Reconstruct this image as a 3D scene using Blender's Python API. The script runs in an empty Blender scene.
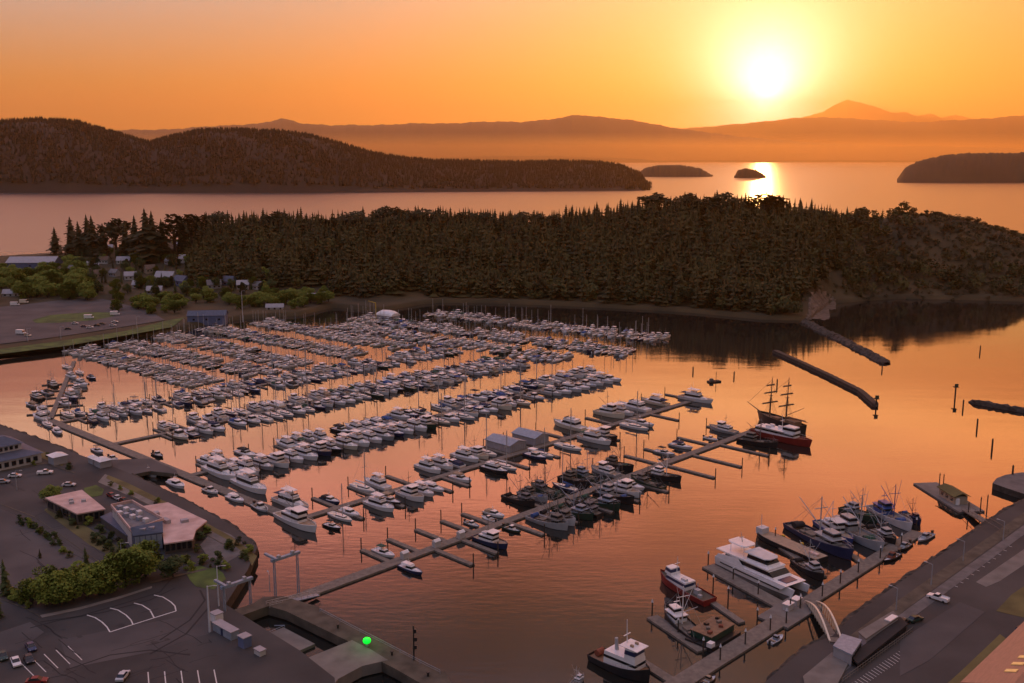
import bpy, math, random
import numpy as np
from mathutils import Vector, Matrix
R = math.radians
scene = bpy.context.scene
COL = scene.collection

# ------------------------------------------------------------------ camera
FPX, CX, CY, HZ, CAMH = 1000.0, 512.0, 341.5, 155.0, 118.0
PITCH = math.atan((CY - HZ) / FPX)
cam = bpy.data.cameras.new('camera'); camo = bpy.data.objects.new('camera', cam); COL.objects.link(camo)
cam.sensor_width = 36.0; cam.lens = 36.0 * FPX / 1024.0
cam.clip_start = 1.0; cam.clip_end = 400000.0
camo.location = (0, 0, CAMH); camo.rotation_euler = (math.pi / 2 - PITCH, 0, 0)
scene.camera = camo

def ray(px, py):
    dx = (px - CX) / FPX; dy = -(py - CY) / FPX
    return (dx, math.cos(PITCH) + dy * math.sin(PITCH), -math.sin(PITCH) + dy * math.cos(PITCH))

def at(px, py, z=0.0):
    """photo point -> place on the level z"""
    X, Y, Z = ray(px, py); t = (z - CAMH) / Z
    return (X * t, Y * t)

# ------------------------------------------------------------------ light
SUN_PX = (766, 90)
sx, sy, sz = ray(*SUN_PX); SUN = Vector((sx, sy, sz)).normalized()
SUN_EL = math.asin(SUN.z); SUN_AZ = math.atan2(SUN.x, SUN.y)
sl = bpy.data.lights.new('sun', 'SUN'); slo = bpy.data.objects.new('sun', sl); COL.objects.link(slo)
sl.energy = 2.4; sl.angle = R(0.5); sl.color = (1.0, 0.46, 0.14)
slo.rotation_euler = (-SUN).to_track_quat('-Z', 'Y').to_euler()

world = bpy.data.worlds.new('World'); scene.world = world; world.use_nodes = True
nt = world.node_tree; nt.nodes.clear()
def N(t, **k):
    n = nt.nodes.new(t)
    for a, b in k.items(): setattr(n, a, b)
    return n
L = lambda a, b: nt.links.new(a, b)
def M(op, a, b=None, c=None, clamp=False):
    n = N('ShaderNodeMath', operation=op, use_clamp=clamp)
    for i, v in enumerate((a, b, c)):
        if v is None: continue
        if isinstance(v, (int, float)): n.inputs[i].default_value = v
        else: L(v, n.inputs[i])
    return n.outputs[0]
tc = N('ShaderNodeTexCoord')
nrm = N('ShaderNodeVectorMath', operation='NORMALIZE'); L(tc.outputs['Generated'], nrm.inputs[0])
sep = N('ShaderNodeSeparateXYZ'); L(nrm.outputs[0], sep.inputs[0])
dot = N('ShaderNodeVectorMath', operation='DOT_PRODUCT'); L(nrm.outputs[0], dot.inputs[0]); dot.inputs[1].default_value = SUN
ang = M('ARCCOSINE', M('MINIMUM', dot.outputs['Value'], 0.9999999))
z01 = M('MAXIMUM', sep.outputs['Z'], 0.0)
ramp = N('ShaderNodeValToRGB'); L(z01, ramp.inputs[0])
STOPS = [(0.0, (0.38, 0.145, 0.022)), (0.065, (0.39, 0.25, 0.050)), (0.143, (0.26, 0.38, 0.25)),
         (0.178, (0.72, 0.23, 0.135)), (0.205, (1.10, 0.34, 0.17)), (0.24, (2.8, 1.22, 0.46)), (0.285, (3.2, 1.16, 0.52)), (0.33, (3.3, 0.98, 0.46)), (0.385, (1.5, 0.42, 0.25)), (0.44, (0.19, 0.145, 0.135)), (0.58, (0.42, 0.36, 0.36)), (0.75, (0.66, 0.58, 0.58)), (1.0, (0.70, 0.62, 0.65))]
while len(ramp.color_ramp.elements) < len(STOPS): ramp.color_ramp.elements.new(0.5)
for e, (p, c) in zip(ramp.color_ramp.elements, STOPS): e.position = p; e.color = (*c, 1)
# thin high cloud streaks
mp = N('ShaderNodeMapping'); L(nrm.outputs[0], mp.inputs[0]); mp.inputs['Scale'].default_value = (1.8, 4.0, 7.0)
cn = N('ShaderNodeTexNoise'); L(mp.outputs[0], cn.inputs['Vector']); cn.inputs['Scale'].default_value = 2.0; cn.inputs['Detail'].default_value = 5
cl = N('ShaderNodeMapRange'); L(cn.outputs[0], cl.inputs[0]); cl.inputs[1].default_value = .35; cl.inputs[2].default_value = .7; cl.inputs[3].default_value = .60; cl.inputs[4].default_value = 1.34
hi = N('ShaderNodeMapRange'); L(z01, hi.inputs[0]); hi.inputs[1].default_value = .16; hi.inputs[2].default_value = .34
cmix = N('ShaderNodeMix', data_type='FLOAT'); L(hi.outputs[0], cmix.inputs[0]); cmix.inputs[2].default_value = 1.0; L(cl.outputs[0], cmix.inputs[3])
base = N('ShaderNodeVectorMath', operation='SCALE'); L(ramp.outputs[0], base.inputs[0]); L(cmix.outputs[0], base.inputs['Scale'])
def glow(width, power, colr, prev):
    a = M('POWER', M('DIVIDE', ang, R(width)), power)
    e = M('POWER', math.e, M('MULTIPLY', a, -1.0))
    s = N('ShaderNodeVectorMath', operation='SCALE'); s.inputs[0].default_value = colr; L(e, s.inputs['Scale'])
    ad = N('ShaderNodeVectorMath', operation='ADD'); L(prev, ad.inputs[0]); L(s.outputs[0], ad.inputs[1])
    return ad.outputs[0]
# warmer toward the sun's side, paler on the other
tn = N('ShaderNodeMapRange'); L(sep.outputs['X'], tn.inputs[0]); tn.inputs[1].default_value = -.45; tn.inputs[2].default_value = .45
tm = N('ShaderNodeMix', data_type='RGBA'); L(tn.outputs[0], tm.inputs[0]); tm.inputs[6].default_value = (.97, 1.22, 2.1, 1); tm.inputs[7].default_value = (1.02, .82, .66, 1)
tv = N('ShaderNodeVectorMath', operation='MULTIPLY'); L(base.outputs[0], tv.inputs[0]); L(tm.outputs[2], tv.inputs[1])
# the sky away from the sunrise is a dim blue-grey
bk = N('ShaderNodeMapRange', interpolation_type='SMOOTHSTEP'); L(sep.outputs['Y'], bk.inputs[0]); bk.inputs[1].default_value = -.15; bk.inputs[2].default_value = .62
lowz = N('ShaderNodeMapRange', interpolation_type='SMOOTHSTEP'); L(z01, lowz.inputs[0]); lowz.inputs[1].default_value = .45; lowz.inputs[2].default_value = .8
bf = M('MAXIMUM', bk.outputs[0], lowz.outputs[0])
bm = N('ShaderNodeMix', data_type='RGBA'); L(bf, bm.inputs[0]); bm.inputs[6].default_value = (.23, .21, .245, 1); L(tv.outputs[0], bm.inputs[7])
c = glow(1.55, 1.0, (17.0, 11.0, 9.5), bm.outputs[2])
c = glow(4.5, 1.0, (0.6, 0.42, 0.12), c)
c = glow(12.0, 1.0, (0.46, 0.42, 0.10), c)
c = glow(25.0, 1.0, (0.20, 0.0, -0.02), c)
bg = N('ShaderNodeBackground'); L(c, bg.inputs[0]); bg.inputs[1].default_value = 1.0
sky = N('ShaderNodeTexSky', sky_type='NISHITA'); sky.sun_disc = False
sky.sun_elevation = SUN_EL; sky.sun_rotation = SUN_AZ
bg2 = N('ShaderNodeBackground'); L(sky.outputs[0], bg2.inputs[0]); bg2.inputs[1].default_value = 0.015
add = N('ShaderNodeAddShader'); L(bg.outputs[0], add.inputs[0]); L(bg2.outputs[0], add.inputs[1])
wo = N('ShaderNodeOutputWorld'); L(add.outputs[0], wo.inputs[0])

vs = scene.view_settings
vs.view_transform = 'Standard'; vs.look = 'None'; vs.exposure = 0.0; vs.gamma = 1.0; vs.use_curve_mapping = False
cy = scene.cycles
cy.use_denoising = True; cy.max_bounces = 6; cy.volume_bounces = 1; cy.caustics_reflective = False; cy.caustics_refractive = False
cy.volume_max_steps = 64; cy.sample_clamp_indirect = 4.0

# ------------------------------------------------------------------ helpers
rng = random.Random(7)

def mat(name, col, rough=0.7, var=0.18, scale=0.4, metal=0.0, spec=0.5, col2=None, detail=4.0, bump=0.0, coord='Object', stretch=None):
    m = bpy.data.materials.new(name); m.use_nodes = True
    t = m.node_tree; p = t.nodes['Principled BSDF']
    p.inputs['Roughness'].default_value = rough; p.inputs['Metallic'].default_value = metal
    p.inputs['Specular IOR Level'].default_value = spec
    tcn = t.nodes.new('ShaderNodeTexCoord'); nz = t.nodes.new('ShaderNodeTexNoise')
    vec = tcn.outputs[coord]
    if stretch:
        mpn = t.nodes.new('ShaderNodeMapping'); mpn.inputs['Scale'].default_value = stretch
        t.links.new(vec, mpn.inputs[0]); vec = mpn.outputs[0]
    t.links.new(vec, nz.inputs['Vector']); nz.inputs['Scale'].default_value = scale; nz.inputs['Detail'].default_value = detail
    rp = t.nodes.new('ShaderNodeValToRGB'); t.links.new(nz.outputs[0], rp.inputs[0])
    a = col if col2 else tuple(max(0, v * (1 - var)) for v in col)
    b = col2 if col2 else tuple(min(1, v * (1 + var)) for v in col)
    rp.color_ramp.elements[0].position = .32; rp.color_ramp.elements[0].color = (*a, 1)
    rp.color_ramp.elements[1].position = .68; rp.color_ramp.elements[1].color = (*b, 1)
    t.links.new(rp.outputs[0], p.inputs['Base Color'])
    if bump:
        bn = t.nodes.new('ShaderNodeBump'); bn.inputs['Strength'].default_value = bump; bn.inputs['Distance'].default_value = .3
        t.links.new(nz.outputs[0], bn.inputs['Height']); t.links.new(bn.outputs[0], p.inputs['Normal'])
    return m

def emis(name, col, s):
    m = bpy.data.materials.new(name); m.use_nodes = True
    p = m.node_tree.nodes['Principled BSDF']; p.inputs['Base Color'].default_value = (*col, 1)
    p.inputs['Emission Color'].default_value = (*col, 1); p.inputs['Emission Strength'].default_value = s
    return m

MT = dict(
    white=mat('white_gelcoat', (.74, .72, .72), .35, .06, .5),
    cream=mat('cream_gelcoat', (.68, .60, .48), .4, .06, .5),
    grey=mat('grey_paint', (.34, .35, .37), .5, .1, .6),
    lightgrey=mat('light_grey_paint', (.55, .55, .57), .5, .1, .6),
    navy=mat('navy_paint', (.018, .028, .085), .35, .1, .6),
    blue=mat('blue_paint', (.035, .075, .26), .4, .1, .6),
    green=mat('dark_green_paint', (.015, .045, .03), .45, .15, .6),
    black=mat('black_paint', (.015, .015, .017), .45, .2, .6),
    red=mat('red_paint', (.22, .018, .014), .5, .15, .6),
    rust=mat('rust_red', (.20, .055, .03), .8, .3, .8),
    tan=mat('tan_deck', (.36, .26, .18), .8, .15, .7),
    teak=mat('teak_deck', (.22, .13, .075), .8, .2, .7),
    glass=mat('dark_glass', (.012, .014, .018), .12, .1, .5),
    canvas_navy=mat('navy_canvas', (.02, .028, .07), .9, .15, .8),
    canvas_black=mat('black_canvas', (.018, .018, .02), .9, .15, .8),
    canvas_blue=mat('blue_canvas', (.03, .08, .24), .9, .15, .8),
    canvas_tan=mat('tan_canvas', (.33, .24, .16), .9, .15, .8),
    canvas_green=mat('green_canvas', (.02, .07, .045), .9, .15, .8),
    alu=mat('mast_aluminium', (.42, .41, .40), .5, .1, 1.0, metal=.3),
    steel=mat('blue_grey_steel', (.24, .28, .34), .5, .15, 1.0),
    wood=mat('weathered_planks', (.17, .145, .12), .9, .25, .9),
    pile=mat('creosote_timber', (.045, .034, .026), .9, .3, .9),
    yellow=mat('yellow_paint', (.55, .36, .03), .6, .1, .6),
    concrete=mat('concrete', (.17, .152, .135), .9, .2, .25),
    concrete_dark=mat('weathered_concrete', (.055, .047, .034), .95, .3, .3, col2=(.115, .095, .07), detail=9),
    asphalt=mat('asphalt', (.028, .027, .027), .9, .28, .05, detail=10, col2=(.066, .061, .059)),
    asphalt2=mat('worn_asphalt', (.046, .044, .046), .9, .25, .06, detail=10, col2=(.088, .081, .08)),
    gravel=mat('gravel', (.13, .12, .115), .95, .25, .3, detail=8),
    paint=mat('road_paint', (.62, .60, .57), .7, .12, .8),
    rock=mat('dark_rock', (.05, .042, .034), .95, .45, .6, bump=.8),
    grass=mat('grass', (.035, .055, .014), .95, .35, .18, detail=8, col2=(.10, .15, .028)),
    drygrass=mat('dry_grass', (.12, .10, .035), .95, .35, .12, detail=6),
    roof_pink=mat('pale_pink_roofing', (.46, .30, .26), .8, .12, .25, detail=8, col2=(.66, .47, .42)),
    roof_orange=mat('salmon_metal_roof', (.38, .19, .12), .6, .1, .4, stretch=(1, 6, 1)),
    roof_slate=mat('slate_blue_roof', (.075, .09, .135), .7, .15, .6),
    roof_grey=mat('grey_shingle', (.16, .15, .155), .85, .2, .6),
    roof_brown=mat('brown_shingle', (.12, .085, .065), .85, .2, .6),
    roof_light=mat('light_metal_roof', (.33, .31, .33), .6, .1, .5),
    wall_white=mat('white_siding', (.46, .44, .43), .8, .1, .5),
    wall_grey=mat('grey_siding', (.30, .30, .32), .8, .1, .5),
    wall_tan=mat('tan_siding', (.34, .27, .20), .8, .1, .5),
    wall_blue=mat('blue_siding', (.10, .13, .24), .8, .1, .5),
    wall_dark=mat('dark_brown_siding', (.085, .07, .06), .85, .2, .5),
    tyre=mat('tyre_rubber', (.015, .015, .016), .9, .1, 1.0),
    bark=mat('bark', (.055, .04, .03), .95, .3, 2.0),
    fir=mat('fir_needles', (.018, .018, .004), .95, .5, .25, col2=(.055, .048, .011), detail=5),
    leaf=mat('broad_leaves', (.09, .12, .012), .9, .5, .5, col2=(.23, .26, .03), detail=5),
    leaf_dark=mat('dark_leaves', (.03, .045, .010), .9, .5, .5, col2=(.08, .10, .022), detail=5),
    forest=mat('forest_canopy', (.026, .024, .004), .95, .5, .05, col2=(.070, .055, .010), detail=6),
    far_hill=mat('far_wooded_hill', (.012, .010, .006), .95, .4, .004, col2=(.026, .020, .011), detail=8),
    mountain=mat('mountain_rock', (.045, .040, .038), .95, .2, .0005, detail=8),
    cloth=mat('red_lifebuoy', (.45, .06, .03), .7, .1, 1.0),
)

class MB:
    def __init__(s): s.v = []; s.f = []; s.m = []
    def add(s, vs, fs, m=0):
        o = len(s.v); s.v += [tuple(v) for v in vs]
        for f in fs: s.f.append(tuple(o + i for i in f)); s.m.append(m)
    def box(s, c, d, m=0, rz=0.0):
        x, y, z = (a / 2 for a in d); ca, sa = math.cos(rz), math.sin(rz)
        vs = []
        for k in (-z, z):
            for a, b in ((-x, -y), (x, -y), (x, y), (-x, y)):
                vs.append((c[0] + a * ca - b * sa, c[1] + a * sa + b * ca, c[2] + k))
        s.add(vs, [(3, 2, 1, 0), (4, 5, 6, 7), (0, 1, 5, 4), (1, 2, 6, 5), (2, 3, 7, 6), (3, 0, 4, 7)], m)
    def hexa(s, bot, top, m=0):
        s.add(list(bot) + list(top), [(3, 2, 1, 0), (4, 5, 6, 7), (0, 1, 5, 4), (1, 2, 6, 5), (2, 3, 7, 6), (3, 0, 4, 7)], m)
    def prism(s, poly, z0, z1, m=0, mtop=None):
        a = sum(poly[i][0] * poly[(i + 1) % len(poly)][1] - poly[(i + 1) % len(poly)][0] * poly[i][1] for i in range(len(poly)))
        if a < 0: poly = poly[::-1]
        n = len(poly); vs = [(p[0], p[1], z0) for p in poly] + [(p[0], p[1], z1) for p in poly]
        s.add(vs, [tuple(range(n - 1, -1, -1))] + [(i, (i + 1) % n, n + (i + 1) % n, n + i) for i in range(n)], m)
        s.add(vs[n:], [tuple(range(n))], m if mtop is None else mtop)
    def tube(s, p, q, r0, r1=None, n=6, m=0):
        r1 = r0 if r1 is None else r1
        p = Vector(p); q = Vector(q); d = (q - p).normalized()
        u = d.orthogonal().normalized(); w = d.cross(u)
        vs = []
        for c_, r in ((p, r0), (q, r1)):
            for i in range(n):
                a = 2 * math.pi * i / n; vs.append(c_ + (u * math.cos(a) + w * math.sin(a)) * r)
        s.add(vs, [(i, (i + 1) % n, n + (i + 1) % n, n + i) for i in range(n)] + [tuple(range(n - 1, -1, -1)), tuple(range(n, 2 * n))], m)
    def loft(s, rings, m=0, closed=True, caps=True):
        n = len(rings[0]); o = [v for r in rings for v in r]; fs = []
        for k in range(len(rings) - 1):
            for i in range(n if closed else n - 1):
                j = (i + 1) % n; fs.append((k * n + i, k * n + j, (k + 1) * n + j, (k + 1) * n + i))
        if caps: fs += [tuple(range(n - 1, -1, -1)), tuple((len(rings) - 1) * n + i for i in range(n))]
        s.add(o, fs, m)
    def mesh(s, name, mats):
        me = bpy.data.meshes.new(name); me.from_pydata(s.v, [], s.f)
        for mm in (mats if isinstance(mats, (list, tuple)) else [mats]): me.materials.append(mm)
        me.polygons.foreach_set('material_index', s.m); me.update()
        return me
    def build(s, name, mats, parent=None, loc=None, rz=0.0):
        o = bpy.data.objects.new(name, s.mesh(name, mats)); COL.objects.link(o)
        if parent: o.parent = parent
        if loc: o.location = loc
        if rz: o.rotation_euler.z = rz
        return o

def tag(o, label, cat, group=None, kind=None):
    o['label'] = label; o['category'] = cat
    if group: o['group'] = group
    if kind: o['kind'] = kind
    return o
def structure(o): o['kind'] = 'structure'; return o
def thing(name, label, cat, loc=(0, 0, 0), rz=0.0, group=None):
    o = bpy.data.objects.new(name, None); COL.objects.link(o); o.empty_display_size = .5
    o.location = loc; o.rotation_euler.z = rz
    return tag(o, label, cat, group)
def inst(name, me, parent=None, m=None):
    o = bpy.data.objects.new(name, me); COL.objects.link(o)
    if parent: o.parent = parent
    if m:
        o.material_slots[0].link = 'OBJECT'; o.material_slots[0].material = m
    return o
def dup(root, loc, rz, label=None, scale=None):
    r = root.copy(); COL.objects.link(r); r.location = loc; r.rotation_euler.z = rz
    if label: r['label'] = label
    if scale: r.scale = scale if isinstance(scale, tuple) else (scale,) * 3
    for ch in list(root.children):
        cc = ch.copy(); COL.objects.link(cc); cc.parent = r
        for g in ch.children:
            d = g.copy(); COL.objects.link(d); d.parent = cc
    return r
def P(lst, z=0.0): return [at(x, y, z) for x, y in lst]
def lerp(a, b, t): return tuple(x + (y - x) * t for x, y in zip(a, b))
ORD = 'zeroth first second third fourth fifth sixth seventh eighth ninth tenth eleventh twelfth thirteenth fourteenth fifteenth sixteenth seventeenth eighteenth nineteenth'.split()
TEN = {2: 'twenty', 3: 'thirty', 4: 'forty', 5: 'fifty'}
def ordw(n):
    if n < 20: return ORD[n]
    if n % 10 == 0: return TEN[n // 10][:-1] + 'ieth'
    return TEN[n // 10] + '-' + ORD[n % 10]

# ------------------------------------------------------------------ water
def water_mat():
    m = bpy.data.materials.new('bay_water'); m.use_nodes = True; t = m.node_tree
    p = t.nodes['Principled BSDF']
    p.inputs['Base Color'].default_value = (.012, .013, .012, 1); p.inputs['Roughness'].default_value = .045
    p.inputs['IOR'].default_value = 1.75
    g = t.nodes.new('ShaderNodeNewGeometry')
    # the open bay beyond the headland is choppier than the sheltered basin
    sp = t.nodes.new('ShaderNodeSeparateXYZ'); t.links.new(g.outputs['Position'], sp.inputs[0])
    rr_ = t.nodes.new('ShaderNodeMapRange'); t.links.new(sp.outputs['Y'], rr_.inputs[0])
    for k_, v_ in ((1, 700), (2, 1300), (3, .045), (4, .30)): rr_.inputs[k_].default_value = v_
    t.links.new(rr_.outputs[0], p.inputs['Roughness'])
    def noise(scale, st, det, rot=0.0):
        mp_ = t.nodes.new('ShaderNodeMapping'); mp_.inputs['Scale'].default_value = st; mp_.inputs['Rotation'].default_value = (0, 0, rot)
        n_ = t.nodes.new('ShaderNodeTexNoise'); n_.inputs['Scale'].default_value = scale; n_.inputs['Detail'].default_value = det
        t.links.new(g.outputs['Position'], mp_.inputs[0]); t.links.new(mp_.outputs[0], n_.inputs['Vector']); return n_.outputs[0]
    a = noise(.55, (.35, 1.0, 1), 3.0, R(12)); b = noise(.06, (.3, 1, 1), 2.0, R(-20)); msk = noise(.008, (.5, 1.3, 1), 3.0, R(25))
    mr = t.nodes.new('ShaderNodeMapRange'); t.links.new(msk, mr.inputs[0]); mr.inputs[1].default_value = .42; mr.inputs[2].default_value = .62; mr.inputs[3].default_value = .15; mr.inputs[4].default_value = 1.0
    mu = t.nodes.new('ShaderNodeMath'); mu.operation = 'MULTIPLY'; t.links.new(a, mu.inputs[0]); t.links.new(mr.outputs[0], mu.inputs[1])
    ad = t.nodes.new('ShaderNodeMath'); ad.operation = 'MULTIPLY_ADD'; t.links.new(b, ad.inputs[0]); ad.inputs[1].default_value = 1.6; t.links.new(mu.outputs[0], ad.inputs[2])
    bn = t.nodes.new('ShaderNodeBump'); bn.inputs['Strength'].default_value = .038; bn.inputs['Distance'].default_value = 1.0
    t.links.new(ad.outputs[0], bn.inputs['Height']); t.links.new(bn.outputs[0], p.inputs['Normal'])
    return m
w = MB(); w.add([(-90000, -400, 0), (90000, -400, 0), (90000, 120000, 0), (-90000, 120000, 0)], [(0, 1, 2, 3)])
structure(w.build('water', water_mat()))

# ------------------------------------------------------------------ haze
HAZE = 2.2e-5
hm = bpy.data.materials.new('morning_haze'); hm.use_nodes = True; ht = hm.node_tree; ht.nodes.clear()
pv = ht.nodes.new('ShaderNodeVolumePrincipled'); pv.inputs['Color'].default_value = (1.0, .64, .24, 1); pv.inputs['Density'].default_value = HAZE; pv.inputs['Anisotropy'].default_value = .68
ho = ht.nodes.new('ShaderNodeOutputMaterial'); ht.links.new(pv.outputs[0], ho.inputs['Volume'])
hb = MB(); hb.box((0, 50000, 2747), (150000, 110000, 5506))
hz_o = hb.build('haze', hm); hz_o['kind'] = 'stuff'
mm_ = hm.copy(); mm_.name = 'low_mist'; mm_.node_tree.nodes['Principled Volume'].inputs['Density'].default_value = 8e-5
mb_ = MB(); mb_.box((4000, 15500, 160), (90000, 13000, 312)); mist = mb_.build('mist_bank', mm_); mist['kind'] = 'stuff'

# ------------------------------------------------------------------ north shore terrain (wooded headland)
def U(px, py=310): X, Y = at(px, py); return X / Y
SHORE = [(-200, 372), (-60, 362), (0, 357), (69, 349), (125, 339), (160, 335), (242, 320), (300, 316), (333, 308), (381, 312), (420, 305), (440, 303), (500, 304), (560, 306), (640, 310), (690, 313),
         (760, 320), (809, 321), (830, 304), (897, 299), (960, 300), (1024, 302), (1150, 300)]
SP = sorted((at(*p)[0] / at(*p)[1], at(*p)[1]) for p in SHORE)
SU = np.array([p[0] for p in SP]); SYs = np.array([p[1] for p in SP])
KP = [-200, 0, 60, 130, 200, 260, 350, 450, 560, 640, 700, 760, 830, 870, 900, 930, 960, 1000, 1024, 1100, 1180]
KU = np.array([U(p) for p in KP])
KW = np.array([170, 170, 190, 150, 110, 80, 35, 18, 12, 12, 12, 10, 8, 8, 8, 8, 8, 8, 8, 8, 8.])
KR = np.array([6, 7, 12, 20, 30, 37, 38, 41, 41, 54, 56, 56, 52, 56, 61, 60, 54, 45, 37, 23, 8.])
KY = np.array([1100, 1100, 1080, 1060, 1050, 1050, 1050, 1025, 1005, 975, 968, 968, 972, 972, 972, 970, 968, 968, 968, 965, 960.])
KB = np.array([1190, 1190, 1240, 1290, 1380, 1420, 1450, 1450, 1450, 1450, 1450, 1420, 1380, 1340, 1300, 1260, 1220, 1190, 1170, 1120, 1080.])
def vn(X, Y): return (np.sin(X * .031 + 1.3) * np.cos(Y * .027) + .6 * np.sin(X * .071 + Y * .053) + .35 * np.sin(X * .16 - Y * .12 + 2) + .25 * np.cos(X * .05 - Y * .21))
def terr(X, Y):
    X = np.asarray(X, float); Y = np.asarray(Y, float)
    u = X / Y; ys = np.interp(u, SU, SYs); W = np.interp(u, KU, KW); Rr = np.interp(u, KU, KR); yr = np.interp(u, KU, KY); yb = np.interp(u, KU, KB)
    d = Y - ys
    edge = -3 + 6.0 * np.clip((d + 2) / 7.0, 0, 1)
    t = np.clip((d - W) / np.maximum(yr - ys - W, 20), 0, 1); s = t * t * (3 - 2 * t); s = .55 * s + .45 * np.sin(t * math.pi / 2)
    h = edge + (Rr - 3) * s + 1.6 * vn(X, Y) * np.clip((t - .02) * 6, 0, 1)
    b = np.clip((Y - yr) / np.maximum(yb - yr, 10), 0, 1)
    h = h - (h + 4) * (b * b * (3 - 2 * b))
    return h
def terr1(X, Y): return float(terr(X, Y))
def on_terr(px, py):
    X, Y, Z = ray(px, py)
    lo = None
    for k in range(400, 1600, 2):
        t = k / Y; 
        if CAMH + Z * t <= max(terr1(X * t, k), 0.0): return (X * t, k, CAMH + Z * t)
    t = 1200 / Y; return (X * t, 1200, 3.0)
us = np.linspace(SU[0] - .01, SU[-1] + .01, 330); ts = np.concatenate([np.linspace(-12, 14, 9), np.linspace(20, 900, 150)])
UU, TT = np.meshgrid(us, ts, indexing='ij'); YY = np.interp(UU, SU, SYs) + TT; XX = UU * YY; ZZ = terr(XX, YY)
nu, nt_ = UU.shape
def grid_obj(name, X, Y, Z, m, smooth=True):
    a, b = X.shape; vv = np.stack([X, Y, Z], -1).reshape(-1, 3)
    idx = np.arange(a * b).reshape(a, b)
    q = np.stack([idx[:-1, :-1], idx[1:, :-1], idx[1:, 1:], idx[:-1, 1:]], -1).reshape(-1, 4)
    me = bpy.data.meshes.new(name); me.vertices.add(len(vv)); me.vertices.foreach_set('co', vv.ravel().astype(np.float32))
    me.loops.add(q.size); me.loops.foreach_set('vertex_index', q.ravel().astype(np.int32))
    me.polygons.add(len(q)); me.polygons.foreach_set('loop_start', np.arange(0, q.size, 4, dtype=np.int32))
    if smooth: me.polygons.foreach_set('use_smooth', np.ones(len(q), bool))
    me.materials.append(m); me.update(calc_edges=True); me.validate()
    o = bpy.data.objects.new(name, me); COL.objects.link(o); return o
MT['headland'] = mat('headland_ground', (.020, .018, .005), .95, .4, .03, col2=(.075, .050, .017), detail=9)
structure(grid_obj('headland_terrain', XX, YY, ZZ, MT['headland']))

# ------------------------------------------------------------------ far hills and mountains
def skyline_hill(name, sky, basey, depth, m, n=240, jag=0.0, nd=14, seed=1, basefn=None, label=None):
    """a ridge of hills: its crest follows the skyline, its foot stands on the water"""
    r = np.random.RandomState(seed)
    xs = np.linspace(sky[0][0], sky[-1][0], n); yk = np.interp(xs, [p[0] for p in sky], [p[1] for p in sky])
    Y0 = np.array([at(x, basefn(x) if basefn else basey)[1] for x in xs]); X = np.zeros((n, nd)); Y = X.copy(); Z = X.copy()
    for i, x in enumerate(xs):
        u = ray(x, yk[i]); Yr = Y0[i] + depth * .5
        zr = CAMH + u[2] / u[1] * Yr
        for j in range(nd):
            t = j / (nd - 1); Yj = Y0[i] + depth * t
            s = math.sin(math.pi * min(1, max(0, t))) ** .85
            X[i, j] = u[0] / u[1] * Yj; Y[i, j] = Yj
            rough = jag * (r.rand() - .5) * (1 if 0 < j < nd - 1 else 0) * min(1, s * 2)
            rel = 1 + .03 * math.sin(i * .13 + j * 1.3) * (0 if j == nd // 2 else 1) * s
            Z[i, j] = -2 + (max(zr, 1) + 2) * s * (rel if abs(t - .5) > .1 else 1) + rough
    return grid_obj(name, X, Y, Z, m, smooth=jag == 0)
GU = [(-160, 128), (-60, 124), (0, 122), (40, 120), (75, 122), (100, 129), (125, 136), (150, 143), (170, 137), (200, 131), (235, 130), (280, 132), (310, 136), (340, 144), (370, 153), (400, 158), (430, 161), (470, 162),
      (520, 163), (560, 162), (600, 163), (620, 166), (640, 174), (652, 189)]
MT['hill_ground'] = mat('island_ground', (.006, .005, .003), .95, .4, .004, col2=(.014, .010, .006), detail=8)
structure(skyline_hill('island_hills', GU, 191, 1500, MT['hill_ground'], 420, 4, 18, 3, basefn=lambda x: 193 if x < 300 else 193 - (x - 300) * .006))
structure(skyline_hill('small_island', [(639, 173), (645, 168), (660, 165), (680, 165), (700, 168), (713, 176)], 177, 500, MT['far_hill'], 90, 10, 9, 4))
structure(skyline_hill('islet', [(734, 177), (738, 170), (746, 168), (756, 170), (766, 176)], 178, 260, MT['far_hill'], 50, 9, 9, 5))
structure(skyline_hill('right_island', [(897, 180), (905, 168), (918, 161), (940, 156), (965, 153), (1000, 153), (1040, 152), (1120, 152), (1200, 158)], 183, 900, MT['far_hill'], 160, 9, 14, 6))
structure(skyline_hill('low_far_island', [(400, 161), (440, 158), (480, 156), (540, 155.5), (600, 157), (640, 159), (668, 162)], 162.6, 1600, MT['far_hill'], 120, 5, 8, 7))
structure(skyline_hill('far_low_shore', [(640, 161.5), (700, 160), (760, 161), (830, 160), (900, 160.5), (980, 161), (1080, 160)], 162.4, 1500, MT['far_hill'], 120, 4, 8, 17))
def mountain(name, sky, dist, depth, seed, n=1100, nd=11, rough=1.0):
    r = np.random.RandomState(seed); xs = np.linspace(sky[0][0], sky[-1][0], n)
    yk = np.interp(xs, [p[0] for p in sky], [p[1] for p in sky])
    nz = np.zeros(n)
    for k, a in ((6, .9), (14, .55), (33, .45), (70, .4), (151, .3)): nz += a * np.sin(xs / 1024 * k * 6.28 + r.rand() * 6)
    yk = yk + nz * rough * .8
    X = np.zeros((n, nd)); Y = X.copy(); Z = X.copy()
    for i, x in enumerate(xs):
        u = ray(x, yk[i]); 
        for j in range(nd):
            t = j / (nd - 1); Yj = dist + depth * (t - .5); s = 1 - abs(2 * t - 1) ** 1.3
            zr = CAMH + u[2] / u[1] * dist
            X[i, j] = u[0] / u[1] * Yj; Y[i, j] = Yj
            Z[i, j] = -3 + (zr + 3) * s * (1 + (.16 * math.sin(i * .35 + j * 2.1) * (1 - s)))
    return structure(grid_obj(name, X, Y, Z, MT['mountain']))
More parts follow.
